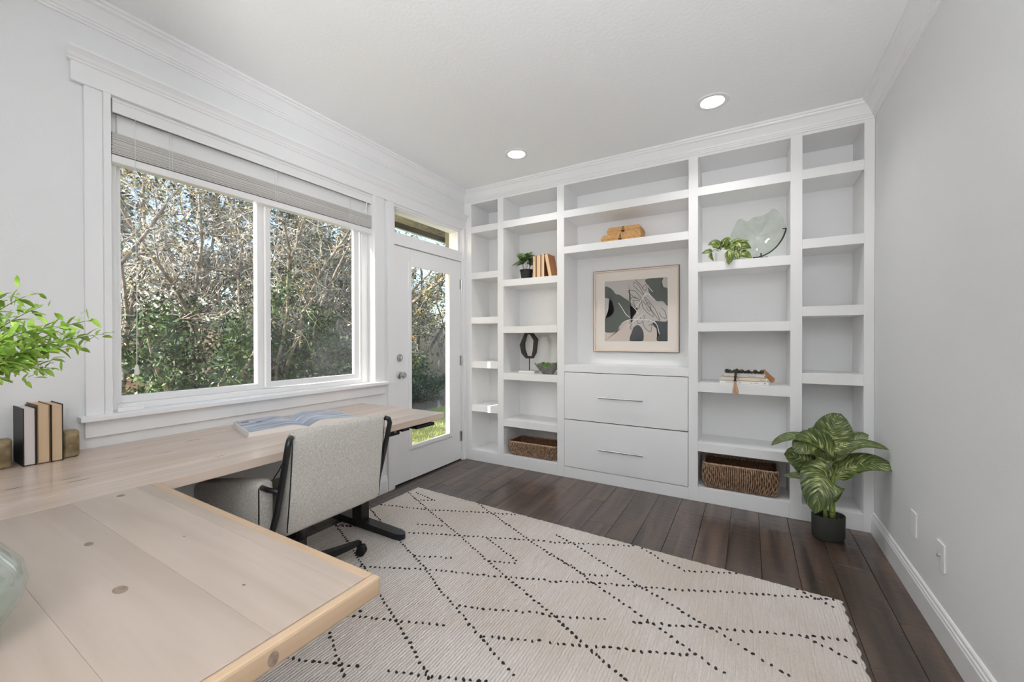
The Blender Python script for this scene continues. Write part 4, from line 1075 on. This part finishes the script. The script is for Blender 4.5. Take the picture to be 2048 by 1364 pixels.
def smooth_pts(P, closed=True, k=6):
    out = []; n = len(P)
    for i in range(n if closed else n-1):
        p0, p1, p2, p3 = (Vector(P[(i+j) % n]) if closed else Vector(P[min(max(i+j,0),n-1)]) for j in (-1,0,1,2))
        for q in range(k):
            t_ = q/k; out.append(tuple(.5*((2*p1)+(p2-p0)*t_+(2*p0-5*p1+4*p2-p3)*t_*t_+(3*p1-p0-3*p2+p3)*t_**3)))
    if not closed: out.append(tuple(P[-1]))
    return out
shape([(250,985),(420,995),(500,920),(600,820),(640,850),(760,760),(820,850),(880,900),(930,1000),(950,1040),(940,1118),(250,1112)], 'art_sand')
shape(smooth_pts([(250,415),(310,420),(360,455),(400,505),(450,515),(520,560),(580,600),(600,650),(625,690),(630,790),(590,830),(510,870),(450,920),(410,992),(250,990),(250,830),(330,790),(380,715),(355,620),(310,565),(250,545)]), 'art_green')
shape(smooth_pts([(795,320),(1000,296),(995,350),(985,395),(1020,420),(1068,455),(1068,660),(1010,605),(930,600),(860,540),(830,470),(820,400)]), 'art_green')
shape(smooth_pts([(900,850),(1000,842),(1068,860),(1068,1122),(945,1118),(935,1060),(960,1040),(930,960),(885,905)]), 'art_slate')
shape(smooth_pts([(600,1115),(592,1060),(615,1000),(640,930),(680,905),(730,930),(765,1000),(768,1080),(745,1116)]), 'art_slate')
shape(smooth_pts([(560,410),(640,350),(800,390),(830,480),(930,600),(1030,680),(1055,860),(900,860),(860,990),(760,960),(700,900),(600,960),(600,860),(690,700),(590,640),(600,540)]), 'art_paper')
def stroke(P, wd, m, nm='ink_line'):
    lay[0] += .4; y = AY+.0168-.00012*lay[0]; S = [Vector(A_(*p)) for p in smooth_pts(P, False, 8)]; b = B(); rows = []
    for i, p in enumerate(S):
        tg = (S[min(i+1,len(S)-1)]-S[max(i-1,0)]).normalized(); nn = Vector((-tg.y, tg.x))*wd/2
        rows.append([b.bm.verts.new((q.x, y, q.y)) for q in (p+nn, p-nn)])
    for R0, R1 in zip(rows, rows[1:]): b.bm.faces.new((R0[0],R0[1],R1[1],R1[0]))
    obj(nm, b, m, pr, recalc=False)
for P in ([(560,470),(590,455),(660,470),(720,540),(740,580),(680,560),(610,520),(560,470)], [(635,390),(645,355),(690,380),(750,470),(770,520),(710,470),(640,400)],
          [(655,318),(720,380),(790,470),(800,400),(780,390),(750,440)], [(590,600),(620,550),(700,570)], [(630,580),(650,650),(700,700),(720,600),(640,590)],
          [(780,540),(850,620),(920,720),(970,850),(900,760),(820,640),(770,540)], [(740,580),(760,680),(830,760),(900,800),(850,700),(790,640),(740,580)],
          [(985,690),(1030,730),(1050,820),(1000,810),(960,750)], [(690,850),(700,890),(740,880),(760,860),(770,920),(820,980),(860,990),(870,900),(830,920)], [(595,840),(590,920),(610,970)],
          [(800,640),(830,620),(860,680),(840,730),(800,680)], [(720,810),(750,780),(780,800),(760,840),(720,820)], [(820,860),(880,850),(900,880),(860,900)]):
    stroke(P, .0038, 'ink')
for P in ([(440,620),(480,680),(540,770),(590,810)], [(480,890),(560,845),(700,835),(860,850),(920,890)], [(820,395),(850,440),(885,480)], [(770,520),(820,500),(870,550),(915,590)],
          [(560,930),(640,860),(720,800),(760,770)], [(900,860),(940,920),(965,1030)], [(650,700),(700,640),(760,560),(800,510)], [(600,640),(660,700),(700,760)]):
    stroke(P, .0055, 'chalk', 'chalk_line')

# trailing pothos in a white pot
pp = Vector((-.150, 3.445, 1.814))
t = thing('trailing_plant', 'variegated trailing plant in a white pot on the upper right shelf', 'plant', pp)
obj('pot', B().lathe(pp, [(.055,0),(.066,.004),(.070,.03),(.068,.078),(.064,.080),(.060,.06),(.0,.055)], 32), 'ceramic_white', t, smooth=40)
obj('soil', B().lathe(pp+Vector((0,0,.062)), [(.0,.004),(.058,0)], 20, caps=False), 'soil', t)
def q5(x, y, Y): return on(1390+x/8.524, 390+y/8.524, Y=Y)
for (b0, p0, t0, wd, nr, Y) in (
    ((400,900),(330,760),(225,860),.075,(0,-1,.6),3.43), ((420,880),(480,750),(440,800),.05,(-.3,-1,.5),3.44), ((470,900),(560,700),(620,760),.08,(-.2,-.8,.9),3.44),
    ((500,920),(590,860),(700,830),.10,(0,-1,.7),3.42), ((560,870),(700,730),(880,780),.085,(.1,-.5,1),3.46), ((600,820),(760,790),(930,770),.045,(.1,-.8,.8),3.44),
    ((640,900),(720,830),(760,960),.09,(0,-1,.3),3.42), ((720,880),(830,830),(960,910),.09,(.2,-1,.5),3.43), ((700,960),(730,1020),(740,1100),.06,(0,-1,.1),3.40),
    ((760,980),(860,1000),(970,1075),.075,(.1,-.9,.6),3.41), ((560,940),(620,1060),(570,1190),.062,(.1,-1,.1),3.352), ((300,960),(220,950),(110,1000),.045,(-.1,-1,.3),3.43),
    ((260,990),(250,1030),(320,1130),.035,(-.6,-1,0),3.38), ((600,860),(640,900),(660,980),.03,(.5,-1,0),3.40), ((380,930),(420,800),(520,900),.07,(.1,-1,.5),3.46)):
    leaf_obj(t, q5(*b0,Y), q5(*p0,Y-.02), q5(*t0,Y-.005), wd, nr, 'leaf_pothos', nl=7, nw=4, fold=.22, prof=lambda u: max(.03, math.sin(PI*min(1,u**.6))**.8))
for (a, c, d_) in (((420,960),(480,860),(560,870)),((480,960),(560,900),(600,950)),((420,960),(330,930),(260,990)),((520,960),(650,900),(720,900))):
    obj('stem', B().tube([q5(*a,3.44), q5(*c,3.43), q5(*d_,3.42)], .0022, 5), 'stem_green', t)

# irregular glass dish on a black wire stand
gY = 3.54
def q6(x, y, dy=0): return on(1390+x/8.524, 390+y/8.524, Y=gY+dy)
gout = [(1545,560),(1530,470),(1490,370),(1420,275),(1330,228),(1240,310),(1130,360),(1000,378),(890,450),(830,425),(760,410),(700,470),(640,610),(600,720),(640,860),(790,1000),(985,1068),(1150,1030),(1320,930),(1450,790),(1530,650)]
gp = smooth_pts(gout, True, 3); gc = q6(1090, 700)
t = thing('glass_dish', 'irregular pale glass dish standing upright beside the trailing plant', 'dish', (gc.x, gY, 1.816))
b = B(); NR = 6; rings = []
for j in range(NR+1):
    s = j/NR; rings.append([q6(*p).lerp(gc, 1-s)+Vector((0, .05*(1-s*s)-.008*math.sin(5*k/len(gp)*2*PI)*s, 0)) for k, p in enumerate(gp)])
for thick in (0, .006):
    vv_ = [[b.bm.verts.new(p+Vector((0,thick,0))) for p in r_] for r_ in rings[1:]]; cv_ = b.bm.verts.new(rings[0][0]+Vector((0,thick,0))); n = len(gp)
    for k in range(n): b.bm.faces.new((cv_, vv_[0][k], vv_[0][(k+1)%n]))
    for A, C in zip(vv_, vv_[1:]):
        for k in range(n): b.bm.faces.new((A[k],A[(k+1)%n],C[(k+1)%n],C[k]))
    if thick == 0: last0 = vv_[-1]
    else:
        for k in range(n): b.bm.faces.new((last0[k], last0[(k+1)%n], vv_[-1][(k+1)%n], vv_[-1][k]))
obj('dish', b, 'dish_glass', t, smooth=60)
st = thing('wire_stand', 'curved black wire stand holding the glass dish', 'stand', q6(1120,1068,-.02))
arc = smooth_pts([(985,1072),(1110,1052),(1250,990),(1380,890),(1480,760),(1535,640),(1552,565)], False, 6)
obj('arc', B().tube([q6(*p,-.025) for p in arc], .005, 8), 'black_metal', st, smooth=True)
obj('hook', B().tube([q6(1552,565,-.025), q6(1490,572,-.03)], .004, 6), 'black_metal', st)
obj('foot', B().tube([q6(1125,990,-.03), q6(1128,1065,-.03)], .005, 6).tube([q6(1135,1068,-.03)-Vector((.04,0,0)), q6(1135,1068,-.03)+Vector((.04,0,0))], .005, 6).tube([q6(1135,1068,-.03), q6(1135,1068,-.03)+Vector((0,.10,-.01))], .005, 6), 'black_metal', st)

# stack of three pale books with a bead garland
def flat_book(x0, x1, y0, y1, z0, z1, cover, lab, marks):
    t = thing('paperback_book', lab, 'book', ((x0+x1)/2, (y0+y1)/2, z0))
    obj('cover', B().box(x0,x1,y0,y1,z0,z0+.0012).box(x0,x1,y0,y1,z1-.0012,z1).box(x0,x1,y0,y0+.0015,z0,z1), cover, t)
    obj('pages', B().box(x0+.002,x1-.002,y0+.0015,y1-.002,z0+.0012,z1-.0012), 'page_top', t)
    for (a, c, e, f) in marks:
        obj('spine_print', B().box(x0+(x1-x0)*a, x0+(x1-x0)*c, y0-.0002, y0, z0+(z1-z0)*e, z0+(z1-z0)*f), 'print_grey', t)
    return t
zs = .904
flat_book(-.186, .124, 3.40, 3.60, zs, zs+.026, 'white_book', 'white paperback at the bottom of the stack under the beads', [(.12,.15,.45,.6),(.16,.20,.45,.6),(.21,.24,.45,.6),(.40,.45,.4,.55),(.63,.68,.4,.52),(.70,.80,.4,.52),(.905,.945,.38,.66)])
flat_book(-.178, .117, 3.402, 3.595, zs+.0262, zs+.052, 'cream_book', 'cream paperback in the middle of the stack under the beads', [(.845,.855,.3,.6),(.875,.89,.3,.6),(.91,.92,.3,.6),(.945,.96,.3,.6),(.345,.355,.4,.7),(.37,.378,.4,.7)])
flat_book(-.158, .098, 3.405, 3.59, zs+.0522, zs+.079, 'grey_book', 'pale grey paperback on top of the stack under the beads', [(.09,.22,.3,.38),(.6,.78,.3,.38)])
gd = thing('bead_garland', 'dark wooden bead garland with tassels draped over the book stack', 'garland', (-.02, 3.43, zs+.079))
def q7(x, y, Y): return on(1420+x/12.8, 710+y/12.8, Y=Y)
zt_ = zs+.0795
for (x, y, r, m) in ((430,355,.0125,'bead_green'),(500,350,.0115,'bead_green'),(560,335,.008,'bead_dark'),(640,320,.012,'bead_green'),(735,340,.011,'bead_dark'),(815,350,.0125,'bead_dark'),(900,372,.0085,'bead_dark'),(985,380,.0115,'bead_dark'),(1065,382,.0075,'bead_dark'),(1155,382,.0125,'bead_dark'),(1240,385,.008,'bead_dark'),(1325,390,.012,'bead_green')):
    r *= 1.2; p = q7(x, y, 3.43); p.z = zt_+r
    obj('bead', B().sphere(p, r, 14, 10), m, gd, smooth=True)
for (x, y, r, m) in ((690,385,.011,'bead_dark'),(668,435,.0115,'bead_green'),(655,500,.009,'bead_green'),(648,555,.0105,'bead_dark'),(645,615,.008,'bead_dark'),(642,670,.0105,'bead_dark')):
    p = q7(x, y, 3.386); obj('bead', B().sphere(p, r, 14, 10), m, gd, smooth=True)
def tassel(p0, p1, r0, r1, m, n=70):
    b = B(); d = (p1-p0); L = d.length; a_ = d.orthogonal().normalized(); c_ = d.normalized().cross(a_)
    for k in range(n):
        q = 2*PI*random.random(); rr = math.sqrt(random.random()); off = a_*math.cos(q)*rr+c_*math.sin(q)*rr
        e = p0+d*random.uniform(.86,1.03)+off*r1
        b.tube([p0+off*r0, p0.lerp(e,.5)+off*r1*.18, e], .0011, 3)
    b.sphere(p0, r0*1.15, 10, 8)
    obj('tassel', b, m, gd)
tassel(q7(640,700,3.372), q7(650,985,3.345), .006, .022, 'tassel_pale')
tassel(Vector((.104,3.43,zt_+.008)), q7(1620,690,3.43), .006, .015, 'tassel_rust')
tassel(q7(1380,385,3.43), q7(1640,640,3.435), .006, .013, 'tassel_rust', 40)

# ------------------------------------------------------------------ large potted dieffenbachia
PC = Vector((.428, 3.150, 0))
bp2 = thing('potted_dieffenbachia', 'large-leaved variegated plant in an oval olive pot on the floor', 'plant', PC)
obj('pot', B().lathe(PC, [(.0,.0),(.072,0),(.086,.006),(.092,.02),(.094,.146),(.092,.150),(.087,.148),(.085,.12),(.0,.118)], 48, sx=.98, sy=.74, rot=math.radians(28)), 'pot_olive', bp2, smooth=40)
obj('soil', B().lathe(PC+Vector((0,0,.119)), [(.0,.004),(.084,.0)], 24, sx=.98, sy=.72, rot=math.radians(28), caps=False), 'soil', bp2)
def q8(x, y, Y): return on(1530+x/4.871, 820+y/4.871, Y=Y)
SY = 3.145
cane = [q8(655,1075,SY), q8(652,950,SY), q8(648,820,SY), q8(660,640,SY), q8(655,480,SY), q8(655,400,SY)]
obj('cane', B().tube(cane, [.017,.0165,.015,.013,.011,.008], 14), 'cane_green', bp2, smooth=True)
for z_, r_ in ((1040,.018),(990,.0178),(940,.0175),(890,.0168)):
    c_ = q8(654,z_,SY); obj('cane_ring', B().lathe(c_, [(r_,-.002),(r_+.0012,0),(r_,.002)], 16, caps=False), 'leaf_pothos', bp2)
obj('cane', B().tube([q8(590,1050,SY-.01), q8(585,980,SY-.01), q8(600,880,SY-.005), q8(640,800,SY)], [.012,.011,.009,.007], 10), 'cane_green', bp2, smooth=True)
obj('sheath', B().leaf(q8(670,900,SY-.01), q8(700,800,SY-.04), q8(775,760,SY-.02), .04, (-.5,-1,.3), fold=.6), 'leaf_variegated', bp2, recalc=False)
obj('sheath', B().leaf(q8(610,910,SY-.02), q8(640,850,SY-.04), q8(700,840,SY-.02), .035, (-.5,-1,.3), fold=.6), 'leaf_variegated', bp2, recalc=False)
broad = lambda u: max(.02, math.sin(PI*min(1, u**.72))**.55)
LV = [ # base, bend, tip (zoom px), depths, width, facing
 ((650,395),(640,190),(740,35),(SY,SY-.03,SY+.01),.205,(-.1,-1,.15)),
 ((640,430),(300,130),(60,345),(SY,SY-.06,SY-.10),.10,(-.1,-.45,1)),
 ((640,450),(430,230),(300,420),(SY,SY-.08,SY-.12),.185,(-.2,-1,.45)),
 ((600,650),(420,450),(185,430),(SY-.01,SY-.06,SY-.08),.19,(-.3,-1,.3)),
 ((600,670),(350,620),(180,640),(SY,SY-.02,SY+.02),.07,(0,-.6,1)),
 ((650,650),(530,540),(485,1010),(SY-.02,SY-.16,SY-.17),.225,(-.12,-1,.3)),
 ((680,660),(900,400),(1296,600),(SY,SY-.07,SY-.14),.15,(.05,-.75,.9)),
 ((690,500),(860,230),(1208,390),(SY,SY-.05,SY-.10),.10,(.1,-.5,1)),
 ((650,400),(820,290),(1010,240),(SY,SY-.05,SY-.02),.11,(.25,-.8,.7)),
 ((640,430),(560,280),(420,180),(SY,SY+.03,SY+.06),.15,(-.2,-1,.4)),
 ((620,520),(560,420),(600,600),(SY,SY-.05,SY-.06),.10,(-.3,-1,.2)),
 ((690,660),(730,560),(830,600),(SY,SY-.02,SY-.02),.08,(.1,-1,.4)),
]
for (b0, p0, t0, Y3, wd, nr) in LV:
    leaf_obj(bp2, q8(*b0,Y3[0]), q8(*p0,Y3[1]), q8(*t0,Y3[2]), wd, nr, 'leaf_variegated', nl=14, nw=8, fold=.22, prof=broad, tipcurl=-.15)

# ------------------------------------------------------------------ outside: eave, return wall, ground
pr_ = thing('porch_roof', 'porch roof eave seen through the transom', 'roof', (-3.0, 2.5, 2.6))
obj('soffit', B().box(-3.30,WX,2.45,9,2.60,2.64), 'soffit_paint', pr_)
obj('beam', B().box(-3.40,-3.30,2.45,9,2.512,2.80), 'beam_wood', pr_)
obj('drip_edge', B().box(-3.42,-3.295,2.45,9,2.499,2.512), 'fascia_dark', pr_)
obj('gutter', B().box(-3.47,-3.42,2.45,9,2.499,2.57,.008), 'fascia_white', pr_)
obj('roof_deck', B().loft([(-3.5,2.45,2.64),(-2.3,2.45,3.0),(-2.3,2.45,3.06),(-3.5,2.45,2.70)], [(-3.5,9,2.64),(-2.3,9,3.0),(-2.3,9,3.06),(-3.5,9,2.70)]), 'beam_wood', pr_)
obj('wall_outside', B().box(-2.885,WX-.001,3.48,4.6,-.15,2.60).box(-3.035,WX-.001,-1.3,-.5,-.2,3.2), 'exterior_olive', kind='structure', label='olive exterior wall beside the door, plus an added unseen block shading the left pane', cat='wall')  # farther box is added unseen to keep sun off the left pane
def sm(a, b_, x): x = min(1, max(0, (x-a)/(b_-a))); return x*x*(3-2*x)
def gh(x, y):
    bank = sm(-3.6, -6.0, x) if False else sm(3.6, 6.2, -x)
    by = 1-sm(3.6, 5.8, y+(-x-4)*.35)
    far = sm(8, 22, -x)*2.2
    return -.15+bank*by*1.0+far+.04*math.sin(x*1.7)*math.cos(y*1.3)*bank
V, F = [], []; gxs = np.linspace(-40, WX-.0, 80); gys = np.linspace(-16, 40, 90)
for x_ in gxs:
    for y_ in gys: V.append((x_, y_, gh(x_, y_)))
for i in range(79):
    for k in range(89): a = i*90+k; F.append((a, a+90, a+91, a+1))
mesh_np('garden_ground', V, F, 'soil_litter', kind='structure', label='leaf-littered garden bank outside the window', cat='ground', smooth=True)
# lawn strip beyond the door
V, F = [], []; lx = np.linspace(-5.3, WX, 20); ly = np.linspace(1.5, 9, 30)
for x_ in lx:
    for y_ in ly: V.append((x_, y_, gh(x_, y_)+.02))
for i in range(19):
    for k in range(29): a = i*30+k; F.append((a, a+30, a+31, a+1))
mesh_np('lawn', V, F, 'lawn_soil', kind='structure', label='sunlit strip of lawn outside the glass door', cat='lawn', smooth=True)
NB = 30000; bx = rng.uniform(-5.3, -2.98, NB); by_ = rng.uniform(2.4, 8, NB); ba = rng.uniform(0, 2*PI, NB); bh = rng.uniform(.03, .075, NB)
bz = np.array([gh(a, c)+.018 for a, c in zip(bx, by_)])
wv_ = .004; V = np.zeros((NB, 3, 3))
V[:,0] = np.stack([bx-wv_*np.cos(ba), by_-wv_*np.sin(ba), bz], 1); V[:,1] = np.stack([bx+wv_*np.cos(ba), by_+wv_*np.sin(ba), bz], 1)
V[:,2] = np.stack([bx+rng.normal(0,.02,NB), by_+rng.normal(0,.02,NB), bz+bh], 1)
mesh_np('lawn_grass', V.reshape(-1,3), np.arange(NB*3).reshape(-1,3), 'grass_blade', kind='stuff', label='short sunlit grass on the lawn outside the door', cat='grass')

# ------------------------------------------------------------------ shrubs and trees
def segs_mesh(P0, P1, R0, R1, n):
    """many tapered n-sided prisms at once"""
    P0, P1 = np.array(P0), np.array(P1); R0, R1 = np.array(R0), np.array(R1); N = len(P0)
    d = P1-P0; d /= np.linalg.norm(d, axis=1, keepdims=True)+1e-9
    ref = np.where(np.abs(d[:,2:3]) < .9, np.array([[0,0,1.]]), np.array([[1.,0,0]]))
    a = np.cross(d, ref); a /= np.linalg.norm(a, axis=1, keepdims=True); b_ = np.cross(d, a)
    V = np.zeros((N, 2*n, 3))
    for k in range(n):
        q = 2*PI*k/n; o = a*math.cos(q)+b_*math.sin(q)
        V[:,k] = P0+o*R0[:,None]; V[:,n+k] = P1+o*R1[:,None]
    base = (np.arange(N)*2*n)[:,None]
    F = [base+np.array([[k, (k+1)%n, n+(k+1)%n, n+k]]) for k in range(n)]
    return V.reshape(-1,3), np.concatenate(F)
def leaves_mesh(C, size, asp=.5, droop=0):
    C = np.array(C); N = len(C); d = rng.normal(size=(N,3)); d[:,2] -= droop; d /= np.linalg.norm(d, axis=1, keepdims=True)
    e = np.cross(d, rng.normal(size=(N,3))); e /= np.linalg.norm(e, axis=1, keepdims=True)
    s = size*rng.uniform(.6, 1.3, N)[:,None]
    V = np.stack([C, C+d*s*.5+e*s*asp*.5, C+d*s, C+d*s*.5-e*s*asp*.5], 1)
    return V.reshape(-1,3), np.arange(N*4).reshape(-1,4)
def unit(v): return v/(np.linalg.norm(v)+1e-9)
def shrub(name, label, x, y, H, spread=.5, stems=7, nb=9, ntw=7, lf=8, lsize=.045, leafm='foliage_olive', lean=(0,0), r=.03, low=.25, twm='twig_pale', group='garden shrubs', cat='shrub', tw_len=.32):
    z = gh(x, y)-.05; t = thing(name, label, cat, (x, y, z), group=group)
    A0, A1, Ra, Rb = [], [], [], []; T0, T1, Ta, Tb = [], [], [], []; LC = []
    for s in range(stems):
        an = 2*PI*(s+rng.uniform(-.3,.3))/stems; sp = spread*rng.uniform(.5, 1.2)
        d = np.array([math.cos(an)*sp+lean[0], math.sin(an)*sp+lean[1], 1.0]); d = unit(d)
        h = H*rng.uniform(.75, 1.05); n = 9; p = np.array([x+math.cos(an)*.08, y+math.sin(an)*.08, z]); st = h/n/max(.5, d[2])*.9; r0 = r*rng.uniform(.6, 1.1)
        for i in range(n):
            d = unit(d+rng.normal(0,.13,3)+np.array([0,0,.04])); q = p+d*st
            A0.append(p); A1.append(q); Ra.append(r0*(1-.85*i/n)); Rb.append(r0*(1-.85*(i+1)/n))
            fr_ = (i+1)/n
            if fr_ > low:
                for _ in range(max(1, int(round(nb/n*rng.uniform(.6,1.6)*1.3)))):
                    bd = unit(d*.5+rng.normal(0,.7,3)+np.array([0,0,.15])); bl = H*.2*rng.uniform(.5,1.2)*(1.15-.5*fr_); bp0 = p+(q-p)*rng.uniform(); nbs = 4
                    br0 = max(.003, r0*(1-.85*fr_)*.5)
                    for j in range(nbs):
                        bd = unit(bd+rng.normal(0,.22,3)); bq = bp0+bd*bl/nbs
                        A0.append(bp0); A1.append(bq); Ra.append(br0*(1-.7*j/nbs)); Rb.append(br0*(1-.7*(j+1)/nbs))
                        for _ in range(max(1, ntw//nbs)):
                            td = unit(bd*.6+rng.normal(0,.7,3)); tp = bp0+(bq-bp0)*rng.uniform(); tl = tw_len*rng.uniform(.4,1.1)
                            for k in range(3):
                                td = unit(td+rng.normal(0,.25,3)); tq = tp+td*tl/3
                                T0.append(tp); T1.append(tq); Ta.append(.0034*(1-.25*k)); Tb.append(.0034*(1-.25*(k+1)))
                                for _ in range(rng.poisson(lf/3)): LC.append(tp+(tq-tp)*rng.uniform()+rng.normal(0,.025,3))
                                tp = tq
                        bp0 = bq
            p = q
    V, F = segs_mesh(A0, A1, Ra, Rb, 6); mesh_np('trunks', V, F, 'bark', t, smooth=True)
    V, F = segs_mesh(T0, T1, Ta, Tb, 3); mesh_np('twigs', V, F, twm, t, kind='stuff')
    if LC:
        V, F = leaves_mesh(LC, lsize); mesh_np('foliage', V, F, leafm, t, kind='stuff')
    return t
shrub('garden_shrub','pale-twigged shrub behind the left edge of the window',-5.2,1.25,3.9,.45,8,12,15,6,.036)
shrub('garden_shrub','tangled shrub in the middle of the left window pane',-5.6,2.35,4.0,.5,9,12,16,6,.036,'foliage_dry')
shrub('garden_shrub','many-stemmed shrub behind the window mullion',-5.3,3.0,4.0,.5,8,12,15,6,.038)
shrub('garden_shrub','shrub with dark leaning trunks behind the right window pane',-5.7,4.0,4.0,.4,9,11,14,6,.04,'foliage_olive',lean=(.05,.35),r=.05)
shrub('garden_shrub','greener shrub behind the right edge of the right pane',-6.4,5.2,3.9,.45,7,9,9,10,.055,'foliage_olive',lean=(0,.15))
shrub('garden_shrub','low dark green bush below the left pane',-4.9,1.9,1.35,.9,9,8,8,12,.05,'foliage_dark',low=.1,twm='stem_green')
shrub('garden_shrub','low dark green bush below the right pane',-5.1,3.5,1.25,.9,9,8,8,12,.05,'foliage_dark',low=.1,twm='stem_green')
shrub('garden_shrub','leafy low bush at the foot of the leaning trunks',-5.6,4.7,1.3,.9,9,8,8,12,.05,'foliage_dark',low=.1,twm='stem_green')
shrub('garden_shrub','dark low bush right of the lawn seen through the door glass',-6.6,7.0,.75,.9,10,8,8,12,.05,'foliage_dark',low=.1,twm='stem_green')
shrub('garden_shrub','dark low bush behind the lawn, left in the door glass',-6.5,5.9,.8,.9,10,8,8,12,.05,'foliage_dark',low=.1,twm='stem_green')
shrub('garden_tree','small tree with green crown seen through the door glass',-8.4,8.6,4.6,.45,6,12,12,14,.06,'foliage_olive',r=.06,low=.4,cat='tree',group='garden trees')
shrub('garden_tree','bare grey tree at the right of the door glass',-8.2,10.3,4.6,.45,5,10,10,3,.05,'foliage_dry',r=.06,low=.3,cat='tree',group='garden trees')
shrub('garden_tree','orange autumn tree seen through the transom',-11.5,10.6,7.0,.4,4,10,9,12,.10,'foliage_autumn',r=.08,low=.4,cat='tree',group='garden trees',tw_len=.6)
BKG = [(-8.4,.8,6.2,'olive'),(-9.0,2.9,6.2,'dry'),(-8.8,5.0,5.4,'olive'),(-9.8,7.2,4.8,'dry'),(-12.5,13.5,4.6,'dry'),(-13,9.4,5.0,'dry'),(-7.6,-.7,5.6,'olive')]
WH = ['far left of the window','behind the tangled shrub','behind the leaning trunks','right of the window, far back','far beyond the lawn','behind the orange tree','out at the left window edge']
for (x_, y_, h_, k_), wh in zip(BKG, WH):
    shrub('garden_shrub', 'tall background shrub '+wh, x_, y_, h_, .5, 9, 12, 10, 16, .10, 'foliage_'+k_, low=.05, tw_len=.5)
def tall_grass(x, y, n, w_, h, lab):
    t = thing('tall_grass', lab, 'grass', (x, y, gh(x, y)), group='tall grass clumps')
    q = rng.uniform(0, 2*PI, n); rr = w_*np.sqrt(rng.uniform(0, 1, n)); px_, py_ = x+rr*np.cos(q), y+rr*np.sin(q); z_ = gh(x, y)
    hh = h*rng.uniform(.6, 1.1, n); b0 = np.stack([px_, py_, np.full(n, z_)], 1); tp = b0+np.stack([rng.normal(0,.18,n)*h, rng.normal(0,.18,n)*h, hh], 1)
    V, F = segs_mesh(b0, tp, np.full(n,.006), np.full(n,.002), 3); mesh_np('blades', V, F, 'tall_grass', t, kind='stuff')
    LC = np.repeat(tp, 6, axis=0)+rng.normal(0,.06,(n*6,3)); V, F = leaves_mesh(LC, .06, .3); mesh_np('plumes', V, F, 'foliage_dry', t, kind='stuff')
tall_grass(-9.2, 9.6, 900, 1.3, 1.5, 'pale tall dry grass behind the tree in the door glass')
tall_grass(-10.5, 11.6, 900, 1.5, 1.6, 'pale tall dry grass at the back right of the door glass')
tall_grass(-8.8, 6.8, 700, 1.2, 1.4, 'pale tall dry grass behind the right window pane')
